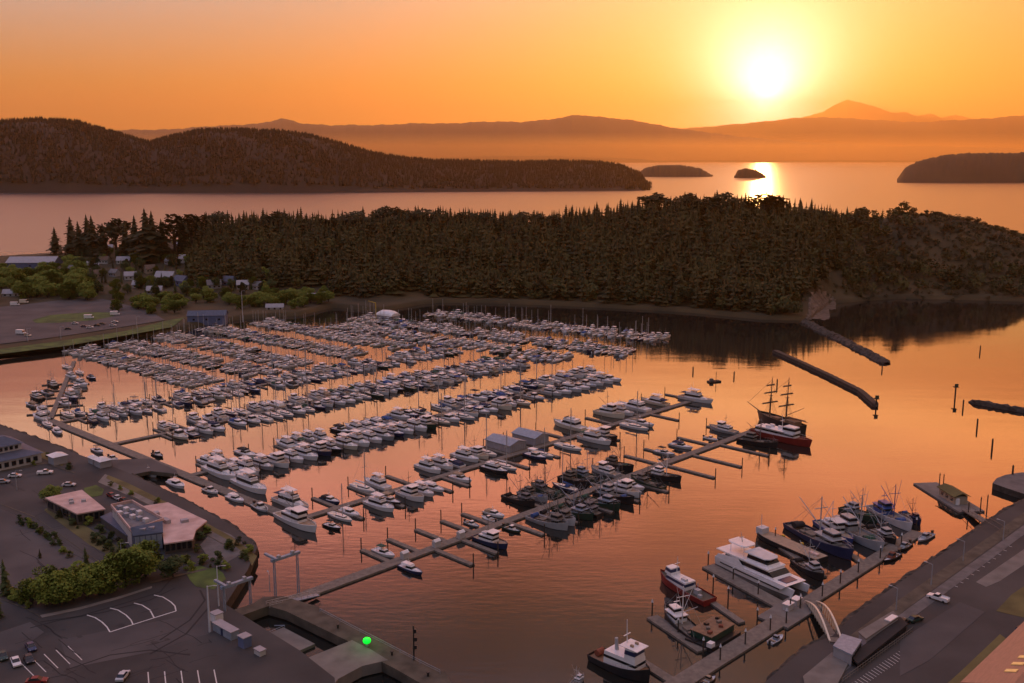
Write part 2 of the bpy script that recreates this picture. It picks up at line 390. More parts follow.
mountain('foothills', [(-700, 150), (-200, 140), (60, 136), (115, 131), (180, 128), (230, 125), (262, 124), (283, 119), (300, 123), (330, 125), (400, 124), (440, 124), (480, 122), (520, 121), (560, 118), (578, 115), (610, 118), (640, 122), (680, 128), (720, 134), (780, 141), (900, 146), (1100, 150)], 24000, 7000, 11, rough=.8)
mountain('mountain_range', [(-900, 145), (300, 140), (600, 133), (690, 127), (740, 124), (790, 119), (840, 117), (880, 120), (920, 122), (960, 121), (1000, 117), (1024, 115), (1100, 112), (1400, 122), (1800, 140)], 44000, 8000, 12, rough=.8)
mountain('high_peak', [(700, 134), (760, 124), (800, 118), (822, 112), (838, 104), (848, 100), (856, 102), (868, 105), (880, 108), (893, 113), (905, 112), (918, 116), (930, 113), (942, 117), (955, 114), (975, 119), (1010, 120), (1100, 126), (1300, 140)], 88000, 9000, 13, rough=.55)
for px in (91, 97):
    X, Y = at(px, 191); t = 2900 / ray(px, 128)[1]; x0 = ray(px, 128)[0] * t
    am = MB(); am.tube((0, 0, -20), (0, 0, 36), 1.6, .8, 6); am.box((0, 0, 22), (5, 1, 1))
    tag(am.build('antenna_mast', MT['black'], loc=(x0, 2900, 150)), 'thin dark antenna mast on the crest of the left island hill', 'mast', 'antenna masts on the left island hill')

# ------------------------------------------------------------------ near land
MT['lot'] = MT['asphalt']
def slab(name, poly, z0, z1, m, mtop=None):
    b = MB(); b.prism(poly, z0, z1, 0, 0 if mtop is None else 1)
    return structure(b.build(name, [m] if mtop is None else [m, mtop]))
GZ = 3.0
LAND = P([(-140, 400), (0, 432), (40, 446), (80, 462), (105, 471), (128, 480), (185, 508), (232, 534), (258, 556), (248, 580), (226, 615), (300, 662), (335, 690), (345, 800), (-420, 800), (-420, 420)])
slab('left_shore_ground', LAND, -3, GZ, MT['rock'], MT['asphalt'])
RLAND = P([(735, 720), (790, 672), (812, 655), (832, 647), (852, 627), (900, 592), (952, 556), (1000, 522), (1060, 487), (1240, 420), (1500, 800), (730, 800)])
slab('right_shore_ground', RLAND, -3, GZ, MT['rock'], MT['asphalt'])
slab('gravel_spit', P([(992, 489), (996, 484), (1005, 480.5), (1020, 478), (1040, 478), (1080, 481), (1080, 497), (1046, 503), (1024, 500), (1006, 494)]), -3, 2.2, MT['rock'], MT['gravel'])

# ground cover laid on the near land, each sheet a little above the one below
def sheet(name, px, z, m, kind='structure'):
    b = MB(); b.prism(P(px, z), z - .03, z); o = b.build(name, m); o['kind'] = kind; return o
sheet('promenade_path', [(105, 474), (128, 483), (185, 511), (232, 537), (250, 550), (243, 557), (228, 547), (180, 521), (125, 494), (98, 482)], GZ + .05, MT['concrete'])
sheet('gravel_lot', [(-60, 500), (0, 505), (40, 515), (75, 540), (110, 556), (105, 566), (85, 565), (40, 600), (20, 606), (0, 592), (-60, 585)], GZ + .03, MT['asphalt2'])
sheet('shoreline_road', [(-60, 488), (0, 490), (36, 503), (90, 545), (118, 560), (108, 570), (80, 552), (30, 520), (0, 508), (-60, 508)], GZ + .06, MT['asphalt'])
sheet('lower_lot', [(30, 620), (165, 584), (205, 570), (222, 580), (208, 640), (240, 700), (150, 760), (-60, 760), (-60, 640)], GZ + .04, MT['asphalt'])
sheet('patio', [(200, 545), (215, 528), (230, 534), (246, 545), (238, 556), (226, 563), (210, 560)], GZ + .08, MT['gravel'])
sheet('sidewalk', [(40, 615), (80, 607), (120, 596), (152, 586), (152, 588), (120, 598.5), (80, 609.5), (42, 617.5)], GZ + .09, MT['concrete'])
sheet('grass_verge', [(186, 573), (191, 568), (200, 565.5), (209, 568.5), (216, 567.5), (223, 573), (226, 579), (219, 584), (214, 589.5), (204, 588), (196, 586.5), (190, 580)], GZ + .10, MT['grass'], 'stuff')
sheet('grass_lawn', [(84, 488), (96, 485), (104, 489), (102, 495), (92, 497), (85, 493)], GZ + .10, MT['grass'], 'stuff')
sheet('bank_grass', [(0, 437), (38, 449), (66, 461), (62, 466), (34, 455), (0, 444)], GZ + .09, MT['drygrass'], 'stuff')
sheet('seawall_grass', [(108, 475), (128, 483), (185, 511), (232, 537), (257, 556), (252, 566), (247, 556), (228, 540), (182, 515), (124, 487), (106, 478)], GZ + .09, MT['drygrass'], 'stuff')
sheet('planting_bed', [(50, 506), (76, 520), (100, 535), (126, 552), (118, 560), (90, 545), (60, 523), (44, 510)], GZ + .09, MT['drygrass'], 'stuff')
sheet('tarmac_patch', [(60, 640), (120, 628), (210, 612), (214, 632), (150, 652), (70, 668)], GZ + .052, MT['asphalt2'])
sheet('tarmac_patch', [(0, 632), (30, 622), (44, 632), (20, 650), (-10, 654)], GZ + .052, MT['asphalt2'])
sheet('tarmac_patch', [(900, 640), (960, 602), (985, 612), (930, 660), (900, 676)], GZ + .052, MT['asphalt2'])
sheet('quay_road_edge', [(818, 676), (866, 640), (906, 610), (1006, 538), (1046, 509), (1050, 515), (1010, 545), (912, 618), (874, 648), (830, 683)], GZ + .058, MT['gravel'])
sheet('grass_strip', [(940, 690), (960, 672), (1000, 634), (1008, 640), (965, 683)], GZ + .06, MT['drygrass'], 'stuff')
for pl_ in ([(0, 503), (34, 516), (70, 541), (106, 566)], [(0, 598), (24, 607), (40, 616)], [(126, 493), (184, 522), (226, 545)], [(0, 470), (44, 462), (74, 472)], [(150, 582), (176, 575), (206, 568)]):
    sheet('kerb', pl_ + [(x_ + 1.2, y_ + 1.6) for x_, y_ in pl_[::-1]], GZ + .14, MT['concrete_dark'])
def line(mb, pts, wid, z):
    q = P(pts, z)
    for a, b_ in zip(q, q[1:]):
        d = Vector((b_[0] - a[0], b_[1] - a[1])); n_ = Vector((-d.y, d.x)).normalized() * wid / 2
        mb.add([(a[0] - n_.x, a[1] - n_.y, z), (b_[0] - n_.x, b_[1] - n_.y, z), (b_[0] + n_.x, b_[1] + n_.y, z), (a[0] + n_.x, a[1] + n_.y, z)], [(0, 1, 2, 3)])
lm = MB()
line(lm, [(110, 632), (133, 624.5), (155, 617.5), (176, 611)], .35, GZ + .062)
for ar in ([(87, 615), (95, 617.5), (102, 622), (107, 627), (110, 632)], [(110, 608), (118, 610), (126, 615), (131, 620), (133, 624.5)], [(134, 603), (142, 605), (150, 610), (154, 617.5)], [(154, 595), (163, 597), (171, 602), (175, 606), (176, 611)]):
    line(lm, ar, .32, GZ + .066)
structure(lm.build('painted_bay_lines', MT['paint']))
lm = MB()
for k in range(5): line(lm, [(148 + k * 16.5, 672 - k * .6), (150 + k * 17.5, 700)], .25, GZ + .063)
for k in range(5): line(lm, [(20 + k * 12, 662 - k * 4), (34 + k * 12, 676 - k * 4)], .2, GZ + .063)
structure(lm.build('painted_stall_lines', MT['paint']))
lm = MB()
for ar in ([(40, 622), (80, 616), (125, 603), (160, 592), (172, 578)], [(30, 628), (60, 620), (105, 612), (150, 600), (175, 588)], [(160, 640), (190, 620), (205, 600), (200, 590)], [(150, 654), (186, 634), (210, 606)], [(66, 670), (110, 655), (150, 650), (190, 655)]):
    pts_ = [];
    for k in range(len(ar) - 1): pts_ += [lerp(ar[k], ar[k + 1], f) for f in (0, .33, .66)]
    line(lm, pts_ + [ar[-1]], .5, GZ + .064)
structure(lm.build('tyre_marks', MT['tyre']))
lm = MB(); rs_ = random.Random(21)
for x0_, x1_, y0_, y1_, n_s in ((10, 215, 612, 683, 26), (0, 100, 512, 590, 14), (0, 60, 470, 500, 6)):
    for k in range(n_s):
        p_ = (rs_.uniform(x0_, x1_), rs_.uniform(y0_, y1_)); pl_ = [p_]; dx_, dy_ = rs_.choice([(1, -.32), (.9, .55)])
        for j_ in range(rs_.randint(3, 7)): p_ = (p_[0] + dx_ * rs_.uniform(3, 9), p_[1] + dy_ * rs_.uniform(3, 9)); pl_.append(p_)
        pl_ = [q_ for q_ in pl_ if q_[0] < 212 - max(0, q_[1] - 640) * -.6]
        if len(pl_) > 1: line(lm, pl_, rs_.uniform(.12, .3), GZ + .068)
structure(lm.build('tar_seams', MT['tyre']))
lm = MB()
for k in range(18):
    c0 = (rs_.uniform(20, 205), rs_.uniform(618, 680)); r0 = rs_.uniform(1.5, 5)
    lm.prism([at(c0[0] + r0 * math.cos(a_) * rs_.uniform(.6, 1.2), c0[1] + r0 * .5 * math.sin(a_) * rs_.uniform(.6, 1.2), GZ) for a_ in [6.283 * i_ / 9 for i_ in range(9)]], GZ + .056, GZ + .059 + k * .0001)
structure(lm.build('oil_stains', mat('oil_stained_asphalt', (.022, .021, .021), .7, .3, .3)))

# right quay surfaces
sheet('quay_walk', [(812, 672), (852, 634), (900, 599), (1000, 529), (1040, 501), (1044, 509), (1004, 538), (905, 610), (870, 640), (836, 676)], GZ + .04, MT['concrete_dark'])
sheet('lighter_apron', [(976, 582), (1030, 545), (1060, 525), (1068, 535), (1000, 581), (986, 587)], GZ + .06, MT['concrete'])
sheet('grass_patch', [(996, 611), (1012, 594), (1026, 585), (1060, 590), (1060, 620), (1026, 618)], GZ + .06, MT['drygrass'], 'stuff')
lm = MB()
for k in range(11): 
    t = k / 10; a = lerp((946, 583), (1000, 543), t); line(lm, [a, (a[0] + 12, a[1] + 4)], .18, GZ + .05)
for k in range(24):
    t = k / 23; a = lerp((852, 683), (915, 640), t); line(lm, [a, (a[0] + 8, a[1] + 5)], .14, GZ + .05)
structure(lm.build('painted_quay_lines', MT['paint']))

# upper left lot and its lawns on the flat of the headland
sheet('ring_road', [(-60, 345), (0, 344), (40, 339), (70, 335), (128, 326), (165, 320), (150, 311), (120, 303), (100, 298), (60, 300), (20, 305), (-60, 312)], 3.35, MT['asphalt2'])
sheet('grass_island', [(32, 320), (50, 315), (90, 312), (112, 312.5), (114, 316), (95, 320), (60, 322.5), (36, 323)], 3.42, MT['grass'], 'stuff')
sheet('shore_lawn', [(-60, 356), (0, 349), (60, 341), (125, 331), (165, 321), (185, 317), (172, 327), (125, 335.5), (66, 346), (0, 354), (-60, 360)], 3.30, MT['grass'], 'stuff')

# ------------------------------------------------------------------ trees
def conifer_mesh(seed, full=True):
    """unit height conifer: trunk mesh, crown mesh"""
    r = random.Random(seed); t = MB(); t.tube((0, 0, -.06), (0, 0, .9), .016, .004, 6)
    c_ = MB(); nl = 15 if full else 9
    lean = r.uniform(-.02, .02)
    c_.tube((0, 0, .12), (lean, 0, .97), .075, .004, 7)
    for k in range(nl):
        f = k / (nl - 1); z = .10 + .87 * f
        rad = (.17 * (1 - f) ** .8 + .012) * r.uniform(.72, 1.2) * (1 if f > .12 else .75)
        nb = 9 if f < .6 else 6; a0 = r.random() * 6.28
        for b in range(nb):
            if r.random() < .10: continue
            a = a0 + 6.283 * b / nb + r.uniform(-.25, .25); l = rad * r.uniform(.6, 1.18)
            dx, dy = math.cos(a), math.sin(a); wd = l * r.uniform(.30, .46); dr = .035 + l * r.uniform(.05, .5)
            px, py = -dy * wd, dx * wd; ox = lean * f
            c_.add([(ox, 0, z + .03), (ox + dx * l * .55 + px, dy * l * .55 + py, z - dr * .45), (ox + dx * l, dy * l, z - dr), (ox + dx * l * .55 - px, dy * l * .55 - py, z - dr * .5)], [(0, 1, 2), (0, 2, 3)])
    return t, c_
def leafy_mesh(seed, n=2300, lobes=14, flat=.85, trunk_h=.10, size=.036):
    r = random.Random(seed); t = MB(); c_ = MB()
    t.tube((0, 0, -.05), (.01, 0, trunk_h + .1), .035, .022, 7)
    cs = []
    for k in range(lobes):
        a = r.random() * 6.28; d = r.uniform(.08, .30); z = r.uniform(trunk_h + .08, .80); rr = r.uniform(.13, .23)
        cs.append((math.cos(a) * d, math.sin(a) * d, z, rr)); t.tube((.01, 0, trunk_h * .8), (math.cos(a) * d * .8, math.sin(a) * d * .8, z), .016, .006, 5)
    cs.append((0, 0, .84, .15))
    for k in range(n):
        cx_, cy_, cz, rr = r.choice(cs); v = Vector((r.gauss(0, 1), r.gauss(0, 1), r.gauss(0, 1))).normalized() * rr * r.uniform(.55, 1.06)
        p = Vector((cx_ + v.x, cy_ + v.y, cz + v.z * flat)); u_ = Vector((r.gauss(0, 1), r.gauss(0, 1), r.gauss(0, .6))).normalized(); w_ = u_.orthogonal().normalized(); s = size * r.uniform(.6, 1.3)
        c_.add([p + u_ * s, p + w_ * s * .7, p - u_ * s, p - w_ * s * .7], [(0, 1, 2, 3)])
    return t, c_
CON = [tuple(m_.mesh(nm, mm) for m_, nm, mm in zip(conifer_mesh(s), ('trunk', 'crown'), (MT['bark'], MT['fir']))) for s in range(6)]
LEAF = [tuple(m_.mesh(nm, mm) for m_, nm, mm in zip(leafy_mesh(s), ('trunk', 'crown'), (MT['bark'], MT['leaf']))) for s in range(4)]
BUSH = [leafy_mesh(40 + s, 500, 7, .75, .12, .06)[1].mesh('crown', MT['leaf']) for s in range(3)]
PINE = [tuple(m_.mesh(nm, mm) for m_, nm, mm in zip(leafy_mesh(60 + s, 420, 6, .7, .5, .045), ('trunk', 'crown'), (MT['bark'], MT['fir']))) for s in range(2)]
def tree(lib, name, x, y, z, h, label, cat, group=None, m=None, wide=1.0):
    t = thing(name, label, cat, (x, y, z), rng.random() * 6.28, group)
    a, b = rng.choice(lib); inst('trunk', a, t); inst('crown', b, t, m); t.scale = (h * wide, h * wide, h); return t

# left point: tall dark trees one can tell apart
for px, top, bot, lib, lab in [
        (56, 229, 254, 'c', 'lone tall conifer at the left end of the point, beside the bay'),
        (73, 220, 257, 'c', 'broad dark conifer right of the lone one, on the left point'),
        (81, 224, 258, 'c', 'shorter conifer just left of the paired tall spires on the left point'),
        (90, 218, 258, 'c', 'left spire of the paired tall conifers on the left point'),
        (95, 219, 259, 'c', 'right spire of the paired tall conifers on the left point'),
        (104, 226, 260, 'c', 'low dark conifer right of the paired spires above the lavender house'),
        (117, 220, 258, 'p', 'flat-topped pine with an open crown on the left skyline'),
        (127, 224, 259, 'c', 'small conifer beside the flat-topped pine on the left skyline'),
        (136, 219, 260, 'c', 'medium conifer left of the tallest tree of the left village'),
        (149, 213, 262, 'c', 'tallest double-topped conifer rising out of the left village'),
        (153, 215, 262, 'c', 'second conifer grown together with the tallest one of the village'),
        (164, 222, 260, 'c', 'small pointed conifer right of the tallest village tree'),
        (176, 216, 258, 'p', 'ragged pine leaning left on the skyline above the village'),
        (183, 221, 256, 'c', 'narrow conifer between the ragged pine and the round-headed tree'),
        (193, 216, 254, 'p', 'round-headed pine on a bare stalk at the edge of the forest')]:
    x, y, z = on_terr(px, bot); h = max(10, (bot - top) * y / 900.0)
    tree({'c': CON, 'p': PINE}[lib], 'conifer' if lib == 'c' else 'pine_tree', x, y, z - .5, h, lab, 'tree', wide=2.15 if lib == 'c' else 1.25)

# forest: the crest trees stand alone, the slope behind reads as one mass
def ridge_pt(px, off):
    u = U(px, 225); yr = float(np.interp(u, KU, KY)) + off; return u * yr, yr
for i in range(230):
    px = 200 + (872 - 200) * (i + rng.random()) / 230; x, y = ridge_pt(px, rng.uniform(-35, 12)); z = terr1(x, y)
    hgt = rng.choice([19, 22, 24, 26, 28]) * rng.uniform(.85, 1.08) * (1 if px < 790 else max(.45, 1 - (px - 790) / 150))
    tree(PINE if rng.random() < .13 else CON, 'conifer', x, y, z - .5, hgt, 'dark conifer on the skyline crest of the wooded headland', 'tree', 'conifers on the headland skyline', wide=rng.uniform(1.35, 1.95))
for px, off, h, lib, lab in [(858, -10, 17, CON, 'tall ragged conifer standing alone where the headland crest turns bare'), (912, 0, 9, PINE, 'round spreading tree alone on the bare headland crest'), (926, 2, 7, PINE, 'low spreading tree right of the round one on the bare crest'),
                             (1003, 0, 6, PINE, 'small wind-bent tree on the falling right end of the headland'), (1014, 0, 5, PINE, 'last small tree before the right edge on the headland slope')]:
    x, y = ridge_pt(px, off); tree(lib, 'crest_tree', x, y, terr1(x, y) - .3, h, lab, 'tree', wide=1.3 if lib is PINE else 1)

def tris_of(mb):
    v = np.array(mb.v, np.float32); f = []
    for q in mb.f:
        for k in range(1, len(q) - 1): f.append((q[0], q[k], q[k + 1]))
    return v, np.array(f, np.int32)
def low_conifer(seed):
    r = random.Random(seed); c_ = MB(); c_.tube((0, 0, 0), (0, 0, .98), .10, .004, 5)
    for k in range(6):
        f = k / 5; z = .14 + .78 * f; rad = .27 * (1 - f) ** .8 + .015; nb = 6
        for b in range(nb):
            a = r.random() * 6.28; l = rad * r.uniform(.7, 1.2); dx, dy = math.cos(a), math.sin(a); wd = l * .5
            c_.add([(0, 0, z + .04), (dx * l - dy * wd, dy * l + dx * wd, z - .07), (dx * l + dy * wd, dy * l - dx * wd, z - .07)], [(0, 1, 2)])
    return tris_of(c_)
def low_round(seed, n=46):
    r = random.Random(seed); c_ = MB()
    for k in range(n):
        v = Vector((r.gauss(0, 1), r.gauss(0, 1), r.gauss(0, 1))).normalized() * r.uniform(.5, 1)
        p = Vector((v.x * .34, v.y * .34, .56 + v.z * .40)); u_ = Vector((r.gauss(0, 1), r.gauss(0, 1), r.gauss(0, 1))).normalized(); w_ = u_.orthogonal().normalized(); s = r.uniform(.09, .17)
        c_.add([p + u_ * s, p + w_ * s, p - u_ * s * .8], [(0, 1, 2)])
    return tris_of(c_)
def mass(name, pts, heights, protos, m, label, cat, widths=None):
    vs, fs, o = [], [], 0
    for i, (p, h) in enumerate(zip(pts, heights)):
        v, f = protos[rng.randrange(len(protos))]; a = rng.random() * 6.28; ca, sa = math.cos(a), math.sin(a); wd = h * (widths or 1) * rng.uniform(.85, 1.2)
        q = np.stack([(v[:, 0] * ca - v[:, 1] * sa) * wd + p[0], (v[:, 0] * sa + v[:, 1] * ca) * wd + p[1], v[:, 2] * h + p[2]], 1)
        vs.append(q); fs.append(f + o); o += len(v)
    V = np.concatenate(vs).astype(np.float32); F = np.concatenate(fs).astype(np.int32)
    me = bpy.data.meshes.new(name); me.vertices.add(len(V)); me.vertices.foreach_set('co', V.ravel())
    me.loops.add(F.size); me.loops.foreach_set('vertex_index', F.ravel()); me.polygons.add(len(F))
    me.polygons.foreach_set('loop_start', np.arange(0, F.size, 3, dtype=np.int32)); me.materials.append(m); me.update(calc_edges=True)
    ob = bpy.data.objects.new(name, me); COL.objects.link(ob); return tag(ob, label, cat, kind='stuff')
LC = [low_conifer(s) for s in range(7)]; LRD = [low_round(s) for s in range(5)]
pts, hs = [], []; pts2, hs2 = [], []; sc, sh = [], []
for i in range(9000):
    px = rng.uniform(188, 1080); u = U(px, 270); ys = float(np.interp(u, SU, SYs)); yr = float(np.interp(u, KU, KY)); W = float(np.interp(u, KU, KW))
    y = ys + max(5, W * .8) + (yr + 25 - ys) * rng.random(); x = u * y
    if px < 330 and y - ys < 85 + (330 - px) * .55: continue
    if 330 <= px < 420 and y - ys < 45: continue
    dens = 1.0 if px < 800 else max(.06, 1 - (px - 790) / 130)
    if px > 800 and (y - ys) < 90: dens = max(dens, .25)
    if px > 905 and y > yr - 80: dens = 0
    if 800 < px < 842 and y - ys < 55: continue
    if rng.random() > dens * .72:
        if px > 790:
            for q_ in range(1): xx, yy = x + rng.uniform(-9, 9), y + rng.uniform(-9, 9); sc.append((xx, yy, terr1(xx, yy) - .4)); sh.append(rng.uniform(1.2, 4.2) * (1 if rng.random() < .8 else 1.5))
        continue
    z = terr1(x, y) - .5; low = (y - ys) < 60
    if rng.random() < (.5 if low else .36): pts2.append((x, y, z)); hs2.append(rng.uniform(8, 15))
    else: pts.append((x, y, z)); hs.append(rng.uniform(13, 25) * (1 if px < 790 else max(.4, 1 - (px - 790) / 170)))
mass('conifer_forest', pts, hs, LC, MT['forest'], 'dense dark conifer forest covering the slope of the headland', 'forest')
mass('broadleaf_wood', pts2, hs2, LRD, mat('mixed_broadleaf_canopy', (.026, .028, .005), .95, .5, .04, col2=(.080, .072, .013), detail=6), 'rounder broadleaf trees mixed through the headland forest', 'forest', 1.15)
mass('hillside_scrub', sc, sh, LRD, MT['scrub'] if 'scrub' in MT else MT.setdefault('scrub', mat('dry_scrub', (.022, .021, .006), .95, .5, .03, col2=(.085, .066, .018), detail=6)), 'scattered low scrub on the bare right slope of the headland', 'scrub', 1.6)
# far island woods
fp, fh = [], []
def skz(px, sky, basefn, depth):
    yk = float(np.interp(px, [p[0] for p in sky], [p[1] for p in sky])); Y0 = at(px, basefn)[1]; u = ray(px, yk); return u, Y0
for i in range(11000):
    px = rng.uniform(-20, 650); u, Y0 = skz(px, GU, 193 if px < 300 else 193 - (px - 300) * .006, 1500); t = rng.uniform(.03, .53); Yj = Y0 + 1500 * t
    zr = CAMH + u[2] / u[1] * (Y0 + 750); s = math.sin(math.pi * t) ** .85
    fp.append((u[0] / u[1] * Yj, Yj, -4 + (max(zr, 1) + 2) * s)); fh.append(rng.uniform(9, 19))
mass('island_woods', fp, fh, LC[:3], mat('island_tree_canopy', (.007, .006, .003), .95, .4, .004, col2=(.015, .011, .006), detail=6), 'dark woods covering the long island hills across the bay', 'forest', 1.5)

# broadleaf rows by the ring road and village
GL = 'rounded green trees lining the ring road'
for i in range(78):
    px = rng.uniform(-15, 90); py = rng.uniform(286, 301) if i % 2 else rng.uniform(279, 292); x, y = at(px, py, 3); z = terr1(x, y)
    tree(LEAF, 'broadleaf_tree', x, y, z - .2, rng.uniform(10, 16), 'rounded green tree in the clump left of the ring road', 'tree', 'trees left of the ring road', wide=1.3)
for i in range(105):
    px = rng.uniform(112, 330); base = 306 - (px - 112) * .01 + rng.uniform(-7, 5) + (4 if 150 < px < 190 else 0)
    if 190 < px < 225 and base > 303: continue
    x, y = at(px, base, 3); z = terr1(x, y)
    if y - float(np.interp(x / y, SU, SYs)) < 14: continue
    tree(LEAF, 'broadleaf_tree', x, y, z - .2, rng.uniform(6, 11), 'bushy green tree in the belt between village and marina shore', 'tree', 'trees between village and marina', wide=1.3)
for i in range(190):
    px = rng.uniform(60, 272); py = rng.uniform(244, 296); x, y, z = on_terr(px, py)
    tree(CON if rng.random() < .45 else LEAF, 'village_tree', x, y, z - .3, rng.uniform(7, 13.5), 'dark tree between the roofs of the left village', 'tree', 'trees among the village houses', MT['leaf_dark'] if rng.random() < .6 else None)
# near trees, lower left
NT = [(32, 604, 7.5), (46, 606, 9), (60, 604, 9.5), (74, 601, 8.5), (87, 598, 8.5), (100, 594, 9.5), (113, 590, 10.5), (126, 586, 10.5), (138, 582, 10.5), (146, 577, 11), (52, 596, 9), (80, 592, 9)]
NL = ['leftmost round tree of the bright green row above the painted bays', 'second tree from the left in the bright green row above the bays', 'tree left of the gap in the bright green row', 'middle tree of the bright green row, front line',
      'tree in the green row under the dark cypress', 'tree right of the dark cypress in the green row', 'tall tree of the green row behind the painted bays', 'bright tree second from right end of the green row', 'bright tree at the right end of the green row, front line',
      'rearmost yellow-green tree of the row, beside the glass-fronted building', 'back tree behind the left end of the green row', 'back tree behind the middle of the green row']
for (px, py, h), lab in zip(NT, NL):
    x, y = at(px, py, GZ); tree(LEAF, 'broadleaf_tree', x, y, GZ, h, lab, 'tree', 'row of bright green trees', wide=1.25)
for px, py, h, nm, lib, lab in [(87, 570, 7, 'cypress', CON, 'dark narrow cypress standing behind the bright green tree row'), (173, 577, 6, 'broadleaf_tree', LEAF, 'dark round tree on a clear trunk right of the glass-fronted building'),
                                (6, 594, 10, 'conifer', CON, 'dark conifer at the left edge above the parked cars'), (-2, 618, 8, 'conifer', CON, 'dark conifer cut by the left edge below the road'), (51, 500, 5.5, 'broadleaf_tree', LEAF, 'bright round tree left of the flat pink roof'),
                                (40, 558, 3, 'conifer', CON, 'little conifer in the island of the gravel lot')]:
    x, y = at(px, py, GZ); tree(lib, nm, x, y, GZ, h, lab, 'tree', m=MT['leaf_dark'] if 'dark' in lab else None, wide=1.5 if lib is LEAF else 1.4)
BL = [(14, 597, 3, 'low bush beside the dark conifer at the left edge'), (63, 553, 2.4, 'left low bush in the gravel lot island'), (70, 557, 2.2, 'right low bush in the gravel lot island'), (34, 528, 2.4, 'upper bush in the gravel lot beside the road'), (40, 533, 2, 'lower bush in the gravel lot beside the road'),
      (62, 512, 3, 'shrub under the left corner of the flat pink roof'), (75, 521, 3, 'shrub under the front of the flat pink roof'), (88, 525, 3.2, 'shrub between the pink roof and the slate lean-to'), (100, 534, 3.4, 'shrub in front of the slate lean-to'), (113, 541, 3.4, 'shrub left of the glass front'), (122, 549, 3.2, 'shrub at the foot of the glass front'),
      (200, 540, 3, 'shrub at the right tip of the large pink roof'), (206, 534, 3, 'shrub between the large pink roof and the gravel patio'), (198, 552, 2.8, 'yellowish shrub below the large pink roof'), (190, 570, 3, 'hedge bush left of the grass verge'), (203, 563, 3, 'hedge bush above the grass verge'), (217, 560, 3, 'hedge bush below the gravel patio'),
      (240, 545, 3, 'shrub between patio and seawall'), (249, 553, 3, 'shrub on the seawall corner'), (226, 570, 2.6, 'bush right of the grass verge'), (111, 486, 2, 'left bush of the promenade planting'), (120, 490, 2, 'middle bush of the promenade planting'), (131, 495, 2, 'right bush of the promenade planting'),
      (20, 462, 2, 'clipped bush before the slate-roofed building'), (34, 465, 2, 'clipped bush at the corner of the slate-roofed building')]
SCAT = 'low shrubs scattered along the left shore paths'
for k in range(95):
    a_, b_ = rng.choice([((52, 510), (120, 556)), ((128, 487), (250, 560)), ((0, 445), (76, 468)), ((178, 560), (222, 566)), ((0, 588), (30, 606)), ((20, 520), (60, 545))]); t_ = rng.random(); q_ = lerp(a_, b_, t_); x, y = at(q_[0] + rng.uniform(-4, 4), q_[1] + rng.uniform(-2, 3), GZ); h = rng.uniform(1.0, 2.9)
    b = tag(inst('bush', rng.choice(BUSH), None, MT['leaf'] if rng.random() < .25 else MT['leaf_dark']), 'small low shrub in the planting along the left shore paths', 'bush', SCAT); b.location = (x, y, GZ - .1); b.scale = (h * 1.4, h * 1.4, h); b.rotation_euler.z = rng.random() * 6
for px, py, h, lab in BL:
    x, y = at(px, py, GZ); b = tag(inst('bush', rng.choice(BUSH), None, MT['leaf'] if h < 3 or rng.random() < .5 else MT['leaf_dark']), lab, 'bush'); b.location = (x, y, GZ - .1); b.scale = (h * 1.5, h * 1.5, h); b.rotation_euler.z = rng.random() * 6

# ------------------------------------------------------------------ houses of the village
def house(px, py, w_, d_, h, rz, wall, roof, label, chim=False, name='house', ridge=.45):
    x, y, z = on_terr(px, py); z -= .6
    t = thing(name, label, 'house', (x, y, z), rz)
    b = MB(); b.box((0, 0, h / 2 - .5), (w_, d_, h + 1)); b.add([(-w_ / 2, -d_ / 2, h), (-w_ / 2, d_ / 2, h), (-w_ / 2, 0, h + d_ * ridge - .1)], [(0, 1, 2)]); b.add([(w_ / 2, -d_ / 2, h), (w_ / 2, d_ / 2, h), (w_ / 2, 0, h + d_ * ridge - .1)], [(2, 1, 0)])
    b.build('wall', wall, t)
    o = .5; r = MB(); hh = h + d_ * ridge
    for s in (-1, 1):
        e = (d_ / 2 + o) * s; ez = h - o * ridge * 2
        r.hexa([(-w_ / 2 - o, e, ez), (w_ / 2 + o, e, ez), (w_ / 2 + o, 0, hh), (-w_ / 2 - o, 0, hh)][::s], [(-w_ / 2 - o, e, ez + .25), (w_ / 2 + o, e, ez + .25), (w_ / 2 + o, 0, hh + .25), (-w_ / 2 - o, 0, hh + .25)][::s])
    ro = r.build('roof', roof, t)
    if chim: c_ = MB(); c_.box((w_ * .2, d_ * .15, hh), (.9, .9, 2.2)); c_.build('chimney', MT['rust'], ro)
    for k in range(3):
        wv = MB(); wv.box((-w_ / 3 + k * w_ / 3, -d_ / 2 - .03, h * .55), (1.5, .1, 1.3)); wv.build('window', MT['glass'], t)
    return t
W_, G_, T_, B_ = MT['wall_white'], MT['wall_grey'], MT['wall_tan'], MT['wall_blue']
RG, RB, RL, RS = MT['roof_grey'], MT['roof_brown'], MT['roof_light'], MT['roof_slate']
